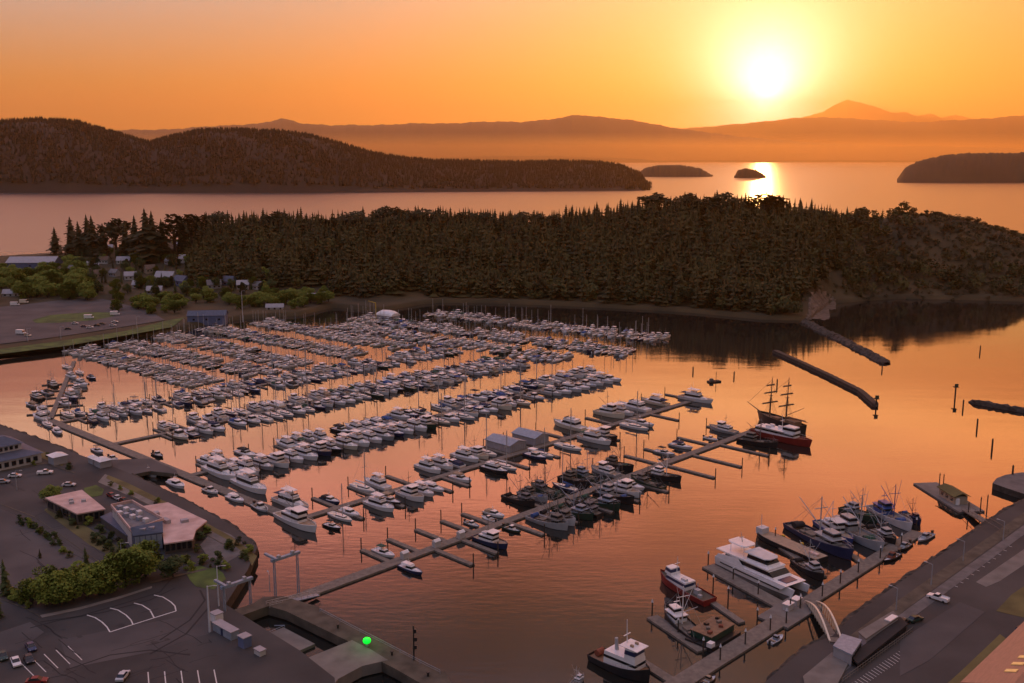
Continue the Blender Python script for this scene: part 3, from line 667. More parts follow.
HS = [(108, 252, 13, 10, 6, .2, B_, RL, 'lavender house high on the left point under the dark conifers'), (75, 273, 14, 10, 5, -.3, W_, RG, 'pale house with grey roof nearest the round trees'), (93, 268, 12, 9, 5, .5, G_, RL, 'house with light roof below the paired spires'),
      (105, 263, 11, 9, 5, -.1, W_, RB, 'brown-roofed white house right of the light-roofed one'), (124, 263, 15, 9, 4.5, .1, W_, RL, 'long white house with a light roof under the flat-topped pine'), (98, 277, 12, 9, 5, .9, T_, RB, 'tan house with brown roof low in the left village'),
      (115, 276, 11, 8, 5, -.5, G_, RG, 'small grey house in the middle of the left village'), (131, 279, 13, 9, 5, .3, W_, RL, 'white house with pale roof below the tallest tree'), (142, 287, 18, 9, 4, 0, W_, RL, 'long low pale building at the bottom of the village'),
      (166, 281, 20, 12, 6, -.15, W_, RL, 'largest pale house of the village with a light metal roof'), (182, 285, 17, 11, 6, -.6, B_, RS, 'large slate-roofed house right of the largest pale one'), (150, 272, 11, 9, 5, .7, T_, RB, 'tan house hidden under the tallest village tree'),
      (168, 256, 12, 9, 5, .2, T_, RB, 'brown house highest in the village'), (179, 248, 10, 8, 4.5, -.2, W_, RL, 'little white house high by the skyline'), (192, 242, 12, 8, 4.5, .3, G_, RL, 'grey house under the round-headed pine'),
      (172, 264, 13, 10, 5, -.4, G_, RG, 'grey-roofed house in mid village'), (186, 262, 14, 9, 5.5, .15, W_, RL, 'bright white gabled house in mid village'), (203, 262, 10, 8, 4, 0, W_, RL, 'small white house at the forest edge'),
      (214, 288, 14, 10, 5, .4, G_, RG, 'grey house left of the pair by the forest'), (228, 285, 15, 11, 5.5, -.3, B_, RS, 'blue-grey house of the pair by the forest'), (243, 288, 12, 9, 5, .2, W_, RL, 'white house right of the pair by the forest'),
      (257, 289, 12, 9, 5, -.2, W_, RG, 'rightmost village house below the forest'), (155, 293, 15, 9, 4, .1, G_, RL, 'low grey shed at the green belt'), (12, 296, 16, 8, 4, .1, W_, RL, 'white shed hidden in the trees at the left edge'),
      (312, 300, 14, 8, 4, .1, G_, RL, 'grey shed beside the boat ramp road'), (275, 309, 16, 6, 3, .1, W_, RL, 'long low white shed at the end of the green belt'), (230, 252, 9, 7, 4, .1, T_, RL, 'little house glimpsed inside the forest edge')]
for i, h in enumerate(HS): house(h[0], h[1], h[2] * .8, h[3] * .8, h[4] * .8, *h[5:], chim=i % 3 == 0)
house(35, 268, 46, 22, 7, .05, B_, RL, 'long dark blue warehouse with a light roof on the left bay shore', name='warehouse', ridge=.22)
x, y, z = on_terr(208, 322)
house(208, 322, 26, 11, 6, .12, B_, RS, 'blue two-part marina workshop on the shore behind the docks', name='workshop', ridge=.25)

# ------------------------------------------------------------------ larger near buildings
def pbuild(name, label, px_roof, ztop, wall, roof, lip=.5, parts=None, cat='building'):
    """a flat-roofed building: walls under a roof slab"""
    poly = P(px_roof, ztop); cx_ = sum(p[0] for p in poly) / len(poly); cy_ = sum(p[1] for p in poly) / len(poly)
    t = thing(name, label, cat, (cx_, cy_, GZ)); loc = [(p[0] - cx_, p[1] - cy_) for p in poly]
    b = MB(); b.prism([(p[0] * .95, p[1] * .95) for p in loc], -.5, ztop - GZ - .3); b.build('wall', wall, t)
    r = MB(); r.prism(loc, ztop - GZ - .3, ztop - GZ + .1); ro = r.build('roof', roof, t)
    return t, loc, ztop - GZ, ro
def wall_windows(t, a, b, z0, z1, n, gap=.35, m=None, out=.12):
    """n window panes along the wall line a-b"""
    d = Vector((b[0] - a[0], b[1] - a[1])); ln = d.length; d.normalize(); n_ = Vector((d.y, -d.x))
    for k in range(n):
        s0 = ln * (k + gap / 2) / n; s1 = ln * (k + 1 - gap / 2) / n; c_ = Vector(a) + d * (s0 + s1) / 2
        w = MB(); w.box((c_.x + n_.x * out, c_.y + n_.y * out, (z0 + z1) / 2), (s1 - s0, .14, z1 - z0), 0, math.atan2(d.y, d.x)); w.build('window', m or MT['glass'], t)
def roof_units(ro, spots, z, m):
    for (x_, y_, w, d, h, rz) in spots:
        u = MB(); u.box((x_, y_, z + h / 2), (w, d, h), 0, rz); u.build('roof_unit', m, ro)

t, loc, hh, ro = pbuild('restaurant', 'low restaurant with a flat pale pink roof near the seawall', [(45, 498), (82, 490), (105.5, 509), (77, 514)], 7.0, MT['wall_dark'], MT['roof_pink'])
wall_windows(t, (loc[3][0] * .95, loc[3][1] * .95), (loc[2][0] * .95, loc[2][1] * .95), 1.2, 3.2, 5); wall_windows(t, (loc[0][0] * .95, loc[0][1] * .95), (loc[3][0] * .95, loc[3][1] * .95), 1.2, 3.2, 4)
for q in ((-.15, -.1), (.1, .2), (.2, -.2)): roof_units(ro, [(loc[0][0] * q[0], loc[2][1] * q[1], 1.4, 1.1, .8, .4)], hh + .1, MT['grey'])
t, loc, hh, ro = pbuild('office_building', 'flat-roofed building crowded with roof machinery beside the big pink roof', [(111, 507), (132, 502.5), (164, 521), (132, 533)], 8.6, MT['wall_white'], MT['roof_grey'])
pr = MB()
for i in range(4):
    a, b = Vector(loc[i]) * .985, Vector(loc[(i + 1) % 4]) * .985; c_ = (a + b) / 2; d = b - a
    pr.box((c_.x, c_.y, hh + .55), (d.length, .35, .9), 0, math.atan2(d.y, d.x))
pr.build('parapet', MT['roof_pink'], t)
for k in range(9):
    s = -.55 + 1.1 * (k % 5) / 4.5; v = -.22 + .38 * (k // 5)
    x_ = (loc[2][0] - loc[0][0]) * s * .5 + (loc[1][0] - loc[3][0]) * v * .5; y_ = (loc[2][1] - loc[0][1]) * s * .5 + (loc[1][1] - loc[3][1]) * v * .5
    roof_units(ro, [(x_, y_, 1.8, 1.4, 1.1, -.75)], hh + .1, MT['steel'] if k % 2 else MT['lightgrey'])
# glass front wing with a mono-pitch slate roof
ev = [at(134, 536, 8.3), at(162, 532.5, 8.3)]; rg_ = [at(131, 528, 10.2), at(162, 521.5, 10.2)]
gp = [rg_[0], rg_[1], ev[1], ev[0]]; gx = sum(p[0] for p in gp) / 4; gy = sum(p[1] for p in gp) / 4
t = thing('glass_front_wing', 'blue glass-fronted wing with a sloped slate roof facing the green trees', 'building', (gx, gy, GZ))
q = [(p[0] - gx, p[1] - gy) for p in gp]
b = MB(); b.hexa([(*p, -.4) for p in q], [(*q[0], 7.1), (*q[1], 7.1), (*q[2], 5.2), (*q[3], 5.2)]); b.build('wall', MT['roof_slate'], t)
b = MB(); o_ = lambda k, f, z: (*(Vector(q[k]) * f), z); b.hexa([o_(0, 1.04, 7.15), o_(1, 1.04, 7.15), o_(2, 1.08, 5.15), o_(3, 1.08, 5.15)], [o_(0, 1.04, 7.4), o_(1, 1.04, 7.4), o_(2, 1.08, 5.4), o_(3, 1.08, 5.4)])
ro = b.build('roof', MT['roof_slate'], t)
wall_windows(t, q[3], q[2], .6, 4.9, 5, .14, MT['steel'])
wn = P([(128, 533), (133, 531), (141, 556), (137, 557)], GZ); 
for s, k in ((.35, 0), (.65, 1)): 
    u = MB(); pp = lerp(q[0], q[1], s); p2 = lerp(q[3], q[2], s); c_ = lerp(pp, p2, .45); u.box((c_[0], c_[1], 6.6), (1.6, 1.2, .5)); u.build('skylight', MT['roof_light'], ro)
t, loc, hh, ro = pbuild('slate_lean_to', 'low lean-to with a slate roof left of the glass front', [(100, 517), (111, 512), (133, 530), (127, 536)], 5.4, MT['wall_dark'], MT['roof_slate'])
t, loc, hh, ro = pbuild('boat_hall', 'large angular building with a stained pale pink roof beside the seawall', [(138, 507), (168, 502.5), (207, 521), (196, 530), (193, 539.5), (164, 544), (161, 519)], 6.6, MT['wall_dark'], MT['roof_pink'])
wall_windows(t, (loc[5][0] * .95, loc[5][1] * .95), (loc[4][0] * .95, loc[4][1] * .95), 1, 3, 5)
roof_units(ro, [(loc[2][0] * .3, loc[2][1] * .3, 2.2, 1.6, .9, .6), (loc[0][0] * .5, loc[0][1] * .5, 1.8, 1.8, .8, .6), (loc[6][0] * .5, 0, 1.5, 3.4, 1.2, .8)], hh + .1, MT['roof_light'])
# two-tier slate building at the left edge
fa, fb = Vector(at(-22, 476, GZ)), Vector(at(42, 462, GZ)); d = (fb - fa); rz = math.atan2(d.y, d.x); ln = d.length; ctr = (fa + fb) / 2 + Vector((-math.sin(rz), math.cos(rz))) * 9
t = thing('harbour_office', 'two-tier white building with slate blue roofs at the left edge', 'building', (ctr.x, ctr.y, GZ), rz)
b = MB(); b.box((0, 0, 1.6), (ln, 18, 4.2)); b.build('wall', MT['wall_white'], t)
def hip(mb, w, d_, z, h, o=.8):
    w, d_ = w / 2 + o, d_ / 2 + o
    mb.hexa([(-w, -d_, z), (w, -d_, z), (w, d_, z), (-w, d_, z)], [(-w + d_ * .8, -d_ * .2, z + h), (w - d_ * .8, -d_ * .2, z + h), (w - d_ * .8, d_ * .2, z + h), (-w + d_ * .8, d_ * .2, z + h)])
b = MB(); hip(b, ln, 18, 3.75, 2.0); b.build('lower_roof', MT['roof_slate'], t)
b = MB(); b.box((-2, 1.5, 6.2), (ln - 6, 11, 3.2)); b.build('upper_wall', MT['wall_white'], t)
b = MB(); hip(b, ln - 6, 11, 7.8, 2.6); bo = b.build('roof', MT['roof_slate'], t); bo.location.x = -2; bo.location.y = 1.5
wall_windows(t, (-ln / 2 + 2, -4), (ln / 2 - 6, -4), 5.9, 7.2, 8, .4); wall_windows(t, (-ln / 2 + 1, -9), (ln / 2 - 1, -9), 1.0, 2.8, 8, .4)
# kiosks and canopies by the pier head
for px, py, w, d_, h, nm, lab in [(58, 463, 6, 6, 3.2, 'kiosk', 'small kiosk with a white hipped roof by the left seawall'), (103, 466, 6, 5, 2.6, 'kiosk', 'white-roofed kiosk at the head of the floating docks'), (94, 463, 5, 3, 2.2, 'kiosk', 'low white-topped shelter left of the dock head kiosk')]:
    x, y = at(px, py, GZ); t = thing(nm, lab, 'kiosk', (x, y, GZ), -.75); b = MB(); b.box((0, 0, h / 2), (w * .85, d_ * .85, h)); b.build('wall', MT['wall_grey'], t)
    b = MB(); b.hexa([(-w / 2, -d_ / 2, h), (w / 2, -d_ / 2, h), (w / 2, d_ / 2, h), (-w / 2, d_ / 2, h)], [(-w / 6, -.3, h + 1), (w / 6, -.3, h + 1), (w / 6, .3, h + 1), (-w / 6, .3, h + 1)]); b.build('roof', MT['white'], t)
# bottom right warehouse, salmon roof with a row of yellow skylights
eave = P([(961, 684), (1010, 637)], 6.0); e0, e1 = Vector(eave[0]), Vector(eave[1]); d = (e1 - e0).normalized(); n_ = Vector((d.y, -d.x)); e1 = e0 + d * 42; e0 = e0 + d * 1.0
rz = math.atan2(d.y, d.x); t = thing('quay_warehouse', 'warehouse with a salmon metal roof and yellow skylights in the bottom right corner', 'building', (e0.x, e0.y, GZ), rz)
b = MB(); b.prism([(0, -.4), (42, -.4), (42, -19.6), (0, -19.6)], -.4, 3.0); b.add([(0, -.4, 3), (0, -19.6, 3), (0, -10, 6.3)], [(0, 1, 2)]); b.build('wall', MT['steel'], t)
b = MB()
b.hexa([(-.6, .3, 2.9), (42.6, .3, 2.9), (42.6, -10, 6.5), (-.6, -10, 6.5)], [(-.6, .3, 3.15), (42.6, .3, 3.15), (42.6, -10, 6.75), (-.6, -10, 6.75)])
b.hexa([(-.6, -10, 6.5), (42.6, -10, 6.5), (42.6, -20.3, 2.9), (-.6, -20.3, 2.9)], [(-.6, -10, 6.75), (42.6, -10, 6.75), (42.6, -20.3, 3.15), (-.6, -20.3, 3.15)]); ro = b.build('roof', MT['roof_orange'], t)
for k in range(6):
    b = MB(); x0 = 6.0 + k * 4.2; s = 3.6 / 10.3
    b.hexa([(x0, -6.2, 3.15 + 6.5 * s), (x0 + 1.5, -6.2, 3.15 + 6.5 * s), (x0 + 1.5, -8.6, 3.15 + 8.9 * s), (x0, -8.6, 3.15 + 8.9 * s)], [(x0, -6.2, 3.35 + 6.5 * s), (x0 + 1.5, -6.2, 3.35 + 6.5 * s), (x0 + 1.5, -8.6, 3.35 + 8.9 * s), (x0, -8.6, 3.35 + 8.9 * s)]); b.build('skylight', MT['skylight'] if 'skylight' in MT else MT.setdefault('skylight', mat('yellowed_skylight', (.85, .62, .22), .3, .1, .6)), ro)
for k in range(3):
    b = MB(); b.box((-.35, -4 - k * 5.5, 1.5), (.12, 3.2, 2.8)); b.build('loading_door', MT['navy'], t)
# sheds on the right quay at the gangway
t, loc, hh, ro = pbuild('quay_shed', 'grey flat-roofed shed at the foot of the arched gangway', [(833, 646), (842, 634), (862, 640), (852, 655)], 6.0, MT['wall_grey'], MT['steel'])
wall_windows(t, (loc[3][0] * .95, loc[3][1] * .95), (loc[2][0] * .95, loc[2][1] * .95), .8, 2.3, 4)
t, loc, hh, ro = pbuild('quay_shed', 'long low shed roof running along the quay beside the flat-roofed shed', [(858, 632), (893, 611), (899, 617), (866, 639)], 5.4, MT['wall_grey'], MT['concrete'])
roof_units(ro, [(4, 3, 4, 1.6, .25, .75)], hh + .1, MT['white'])
t, loc, hh, ro = pbuild('glazed_canopy', 'dark glazed canopy along the landward side of the quay sheds', [(850, 656), (900, 617), (908, 624), (858, 664)], 4.6, MT['glass'], MT['canvas_black'])
x, y = at(826, 668, GZ); slab('loading_slab', P([(803, 676), (832, 652), (850, 660), (838, 683), (822, 690), (806, 690)], GZ + .5), GZ, GZ + .5, MT['concrete'])
# rib fence
fb_ = MB(); a, b2 = at(842, 683, GZ), at(912, 632, GZ); dv = Vector((b2[0] - a[0], b2[1] - a[1])); rz = math.atan2(dv.y, dv.x)
t = thing('slatted_fence', 'slatted fence between the quay sheds and the wide asphalt apron', 'fence', (a[0], a[1], GZ), rz)
for z_ in (.3, 1.0): fb_.box((dv.length / 2, 0, z_ + .1), (dv.length, .08, .12))
fb_.build('rail', MT['wood'], t)
for k in range(30):
    p = MB(); p.box((dv.length * k / 29, 0, .65), (.14, .14, 1.3)); p.build('post', MT['wood'], t)

# ------------------------------------------------------------------ vehicles
def car_parts(kind):
    """length along +X"""
    b = MB(); g = MB()
    def prof(pts, hw, mb, inset=0.0):
        mb.loft([[(x_, -hw + (inset if z_ > 1 else 0), z_) for x_, z_ in pts], [(x_, hw - (inset if z_ > 1 else 0), z_) for x_, z_ in pts]])
    if kind == 'car':
        prof([(-2.2, .35), (2.2, .35), (2.25, .7), (1.2, .92), (-1.9, .98), (-2.25, .85)], .88, b); prof([(-1.75, .95), (1.15, .9), (.35, 1.42), (-1.1, 1.45)], .80, g, .12)
        b.box((-.35, 0, 1.455), (1.35, 1.3, .05)); wx = 1.35
    elif kind == 'pickup':
        prof([(-2.7, .4), (2.7, .4), (2.72, .95), (1.3, 1.1), (-.5, 1.12), (-2.7, 1.1)], .95, b); prof([(-.55, 1.08), (1.35, 1.08), (.75, 1.72), (-.35, 1.75)], .86, g, .12)
        b.box((.18, 0, 1.755), (.95, 1.4, .06)); b.box((-1.6, .9, 1.2), (2.1, .1, .25)); b.box((-1.6, -.9, 1.2), (2.1, .1, .25)); wx = 1.75
    else:
        prof([(-3.2, .45), (3.2, .45), (3.3, 1.1), (2.4, 1.4), (2.0, 2.9), (-3.2, 2.9)], 1.15, b); prof([(2.05, 1.5), (2.52, 1.45), (2.2, 2.3), (1.7, 2.35)], 1.17, g); wx = 2.1
    return b.mesh('body', MT['white']), g.mesh('cabin_glass', MT['glass']), wx
CARS = {k: car_parts(k) for k in ('car', 'pickup', 'camper')}
wb = MB(); wb.tube((0, -.12, 0), (0, .12, 0), .34, .34, 12); WHEEL = wb.mesh('wheel', MT['tyre'])
hl = MB(); hl.box((0, 0, 0), (.08, .3, .16)); HL = hl.mesh('headlight', MT['lightgrey'])
def vehicle(kind, px, py, rz, paint, label, z=GZ + .06, group=None):
    if py < 345: x, y = at(px, py, 3.4); z = 3.38
    else: x, y = at(px, py, z)
    t = thing('parked_' + kind if kind != 'camper' else 'camper_van', label, 'car' if kind == 'car' else kind, (x, y, z), rz, group)
    b, g, wx = CARS[kind]; inst('body', b, t, MT[paint]); inst('cabin_glass', g, t)
    for sx_ in (-1, 1):
        for sy_ in (-1, 1):
            w_o = inst('wheel', WHEEL, t); w_o.location = (wx * sx_, .84 * sy_ * (1.2 if kind == 'camper' else 1), .34)
    for sy_ in (-1, 1):
        if kind != 'camper': ho_ = inst('headlight', HL, t); ho_.location = (2.2 if kind == 'car' else 2.68, .6 * sy_, .68 if kind == 'car' else .85)
vehicle('pickup', 938, 600, R(133), 'white', 'white pickup truck alone on the right quay road')
for a in [('car', 16, 664, R(-55), 'white', 'white car in the bottom left row of parked cars'), ('car', 29, 661, R(-55), 'black', 'black car right of the white one, bottom left'), ('car', 31, 649, R(-52), 'navy', 'dark blue car behind the black one, bottom left'),
          ('car', 3, 658, R(-55), 'green', 'dark green car at the left frame edge, bottom left'), ('car', 123, 678, R(90), 'lightgrey', 'silver car seen from behind at the bottom edge'), ('car', 37, 683, R(10), 'red', 'dark red car half cut by the bottom edge'),
          ('car', 15, 477, R(12), 'white', 'white car before the slate-roofed building'), ('pickup', 45, 474, R(15), 'white', 'white pickup right of the slate-roofed building'), ('car', 3, 483, R(12), 'grey', 'grey car left of the white one at the slate-roofed building'),
          ('car', 112, 497, R(-40), 'red', 'red car nearest the pink roof in the promenade stalls'), ('car', 118, 499.5, R(-40), 'lightgrey', 'silver car between two red ones by the promenade'), ('car', 124, 502, R(-40), 'rust', 'rust-red car at the right end of the promenade stalls'),
          ('car', 69, 486, R(5), 'lightgrey', 'silver car parked above the bright round tree'), ('car', 903, 624, R(45), 'black', 'black car at the end of the glazed canopy'), ('car', 915, 621, R(30), 'green', 'dark car on its own past the glazed canopy'), ('car', 896, 630, R(45), 'black', 'black car beneath the edge of the glazed canopy'),
          ('car', 1020, 632, R(45), 'black', 'dark car at the far gable of the salmon-roofed warehouse'),
          ('camper', 15, 305.5, R(10), 'white', 'white camper at the left end of the ring road trees'), ('camper', 24, 303, R(5), 'cream', 'cream camper right of the white one under the trees'), ('camper', 21, 334, R(-15), 'white', 'white camper alone at the near end of the ring road lot'),
          ('car', 28, 336, R(-15), 'cream', 'cream car behind the lone camper in the ring road lot'), ('car', 68, 329.5, R(20), 'black', 'black car left in the ring road lot row'), ('car', 75, 324, R(10), 'lightgrey', 'silver car by the grass island'), ('camper', 89, 318.5, R(15), 'white', 'white camper on the grass island'),
          ('camper', 115, 315, R(20), 'white', 'white camper at the right end of the grass island'), ('car', 84, 327, R(15), 'navy', 'navy car in the ring road lot row'), ('car', 90, 328, R(15), 'white', 'white car in the ring road lot row'), ('car', 97, 326, R(15), 'black', 'black car in the middle of the ring road lot row'),
          ('car', 102, 324.5, R(15), 'green', 'dark green car in the ring road lot row'), ('car', 115, 322.5, R(12), 'white', 'white car at the right end of the ring road lot'), ('car', 113, 326, R(12), 'lightgrey', 'silver car nearest the shore at the right end of the lot')]:
    vehicle(*a)

# ------------------------------------------------------------------ docks
A1 = R(45.7); E1 = Vector((math.cos(A1), math.sin(A1))); E2 = Vector((math.sin(A1), -math.cos(A1)))   # along the docks / along the fingers
H0 = Vector(at(62, 426)); H1 = Vector(at(274, 512)); HD = (H1 - H0).normalized()
DZ = .55
def plank(mb, a, b, wid, z0=-.35, z1=DZ, m=0):
    a, b = Vector(a), Vector(b); d = b - a; c_ = (a + b) / 2; mb.box((c_.x, c_.y, (z0 + z1) / 2), (d.length, wid, z1 - z0), m, math.atan2(d.y, d.x))
class Dock:
    def __init__(s, name, label, a, b, wid, phrase):
        s.a = Vector(a); s.b = Vector(b); s.d = (s.b - s.a).normalized(); s.n = Vector((s.d.y, -s.d.x)); s.wid = wid; s.phrase = phrase
        s.len = (s.b - s.a).length
        s.root = thing(name, label, 'dock', (s.a.x, s.a.y, 0), math.atan2(s.d.y, s.d.x))
        mb = MB(); mb.box((s.len / 2, 0, (DZ - .35) / 2), (s.len, wid, DZ + .35)); mb.build('walkway', MT['wood'], s.root)
        s.k = 0
    def pt(s, t, off): return s.a + s.d * t + s.n * off
    def finger(s, t, side, ln, wid=1.3):
        mb = MB(); y0 = -side * s.wid / 2; mb.box((t, y0 - side * ln / 2, (DZ - .04 - .35) / 2), (wid, ln, DZ - .04 + .35)); mb.build('finger', MT['wood'], s.root)
        return s.pt(t, side * (s.wid / 2 + ln))
pb = MB(); pb.tube((0, 0, -4), (0, 0, 3.2), .2, .18, 7); pb.tube((0, 0, 3.2), (0, 0, 3.6), .24, .02, 7); PILE = pb.mesh('mooring_pile', MT['pile'])
NPILE = [0]
def pile(p, h=1.0, label=None, group='mooring piles of the floating docks'):
    o = inst('mooring_pile', PILE); o.location = (p[0], p[1], 0); o.scale = (1, 1, h)
    tag(o, label or 'dark timber mooring pile standing in the water at a dock edge or finger tip', 'pile', group if not label else None); NPILE[0] += 1
    return o
def hpt(u, off=0.0): v = H0 + HD * u + Vector((HD.y, -HD.x)) * -off; return v
DK = {}
hw = Dock('headwalk', 'wide main float from which the long docks branch, along the left shore', hpt(-18), hpt(176), 4.2, 'left shore headwalk'); DK['H'] = hw
def branch(k, u, ln, name, label, wid, phrase):
    S = hpt(u) + E1 * 2.1; DK[k] = Dock(name, label, S, S + E1 * ln, wid, phrase); return DK[k]
branch('A', 224, 205, 'long_dock', 'long dock with bare fingers ending at the tall ship', 3.4, 'tall-ship dock')
branch('B', 174, 222, 'long_dock', 'long dock carrying two grey boat sheds', 3.0, 'boat-shed dock')
branch('C', 106, 243, 'long_dock', 'long dock lined with large white yachts, behind the boat-shed dock', 2.8, 'big-yacht dock')
branch('D', 45, 236, 'long_dock', 'long dock of mixed cruisers just behind the big-yacht dock', 2.6, 'mid-basin cruiser dock')
branch('E', -6, 240, 'long_dock', 'rearmost of the long parallel docks, next to the small-craft rows', 2.6, 'rearmost long dock')
# approach trestle of the nearest dock
ta = Vector(at(262, 612)); tb = DK['A'].a
mb = MB(); plank(mb, ta, tb, 4.2, -.35, DZ); t = mb.build('approach_float', MT['wood']); tag(t, 'broad approach float leading from the concrete pier to the tall-ship dock', 'dock')
SM = {}
ROWS = [('R1', (73, 348.5), (207, 384), 'first left small-craft row'), ('R2', (117, 343), (270, 375), 'second left small-craft row'), ('R3', (161, 334.5), (303, 366), 'third left small-craft row'), ('R4', (205, 328), (358, 355.5), 'fourth left small-craft row'), ('R5', (258, 322), (408, 348), 'fifth left small-craft row'),
        ('R6', (335, 325), (566, 360), 'front right row'), ('R7', (355, 317.5), (632, 354), 'middle right row'), ('R8', (430, 313.5), (664, 340), 'rear row under headland')]
for k, a, b, ph in ROWS:
    DK[k] = Dock('small_craft_dock', 'narrow dock of the ' + ph, at(*a), at(*b), 1.8, ph)

# ------------------------------------------------------------------ boats: meshes of each kind
def hull_mb(Ln, B, fb, fs, draft=.5, trans=.86, pw=2.4, rake=.09, ns=11, bul=.0, sec=.72, deckz=.25):
    mb = MB(); rings = []; tops = []
    for i in range(ns):
        t = i / (ns - 1)
        w = B / 2 * (trans + (1 - trans) * math.sin(min(1, t / .45) * math.pi / 2)) * (1 if t < .45 else max(.015, 1 - ((t - .45) / .55) ** pw))
        sh = fs + (fb - fs) * t ** 1.9; x = -Ln / 2 + Ln * t; rk = rake * Ln * max(0, (t - .6) / .4) ** 1.5
        dr = draft * (1 - .9 * t ** 4)
        pts = [(x - rk, 0, -dr), (x - rk * .8, w * sec * .8, -dr * .35), (x - rk * .5, w * (sec + (1 - sec) * .45), .12), (x, w, sh)]
        rings.append(pts + [(p[0], -p[1], p[2]) for p in pts[::-1][:-1]])
        tops.append((x, w, sh))
    n = len(rings[0]); o = [v for r in rings for v in r]; fs_ = []
    for k in range(ns - 1):
        for i in range(n):
            j = (i + 1) % n
            if i == 3: continue
            fs_.append((k * n + i, (k + 1) * n + i, (k + 1) * n + j, k * n + j))
    fs_.append(tuple(range(n))); mb.add(o, fs_, 0)
    # gunwale cap and sunken deck
    cap = []
    for (x, w, sh) in tops:
        wi = max(.005, w - .14); cap.append([(x, w, sh), (x, wi, sh + .02), (x, wi, sh - deckz), (x, -wi, sh - deckz), (x, -wi, sh + .02), (x, -w, sh)])
    vs = [v for r in cap for v in r]
    for i, mm in ((0, 0), (1, 0), (2, 1), (3, 0), (4, 0)):
        mb.add(vs, [(k * 6 + i, (k + 1) * 6 + i, (k + 1) * 6 + i + 1, k * 6 + i + 1) for k in range(ns - 1)], mm)
    x, w, sh = tops[0]; mb.add([(x + .02, w, sh), (x + .02, -w, sh), (x + .14, -w + .14, sh), (x + .14, w - .14, sh)], [(0, 1, 2, 3)], 0)
    mb.add([(x + .14, w - .14, sh), (x + .14, -w + .14, sh), (x + .14, -w + .14, sh - deckz), (x + .14, w - .14, sh - deckz)], [(0, 1, 2, 3)], 0)
    return mb
def fr_c(x0, x1, hw, z0, z1, rf, rb, tp, nose, a):
    k = 1 + (tp - 1) * a; xa = x0 + rb * a; xb = x1 - rf * a; z = z0 + (z1 - z0) * a
    return [(xa, -hw * k, z), (xb, -hw * nose * k, z), (xb, hw * nose * k, z), (xa, hw * k, z)]
def frust(mb, x0, x1, hw, z0, z1, rf=.3, rb=.1, tp=.9, nose=.85, m=0):
    mb.hexa(fr_c(x0, x1, hw, z0, z1, rf, rb, tp, nose, 0), fr_c(x0, x1, hw, z0, z1, rf, rb, tp, nose, 1), m)
def band(mb, x0, x1, hw, z0, z1, rf, rb, tp, nose, a, b, e=.035):
    lo = fr_c(x0, x1, hw, z0, z1, rf, rb, tp, nose, a); hi = fr_c(x0, x1, hw, z0, z1, rf, rb, tp, nose, b)
    g = lambda q: [(q[0][0] - e, q[0][1] - e, q[0][2]), (q[1][0] + e, q[1][1] - e, q[1][2]), (q[2][0] + e, q[2][1] + e, q[2][2]), (q[3][0] - e, q[3][1] + e, q[3][2])]
    mb.hexa(g(lo), g(hi))
def rail_mb(Ln, B, fb, fs, t0=.5, h=.7):
    mb = MB(); pts = []
    for s in (1, -1):
        prev = None
        for i in range(6):
            t = t0 + (1 - t0) * i / 5; w = B / 2 * (1 if t < .45 else max(.02, 1 - ((t - .45) / .55) ** 2.4)) - .1; p = Vector((-Ln / 2 + Ln * t - .1, s * max(.0, w), fs + (fb - fs) * t ** 1.9))
            mb.tube(p, p + Vector((0, 0, h)), .03, n=3)
            if prev: mb.tube(prev + Vector((0, 0, h)), p + Vector((0, 0, h)), .035, n=3)
            prev = p
    return mb
SPEC = {}     # kind -> list of variants; a variant is [(part, mesh, role, [sub-parts])] at unit scale for length Ln
def part(name, mb, mats, role, subs=()): return (name, mb.mesh(name, mats), role, list(subs))
W1 = MT['white']
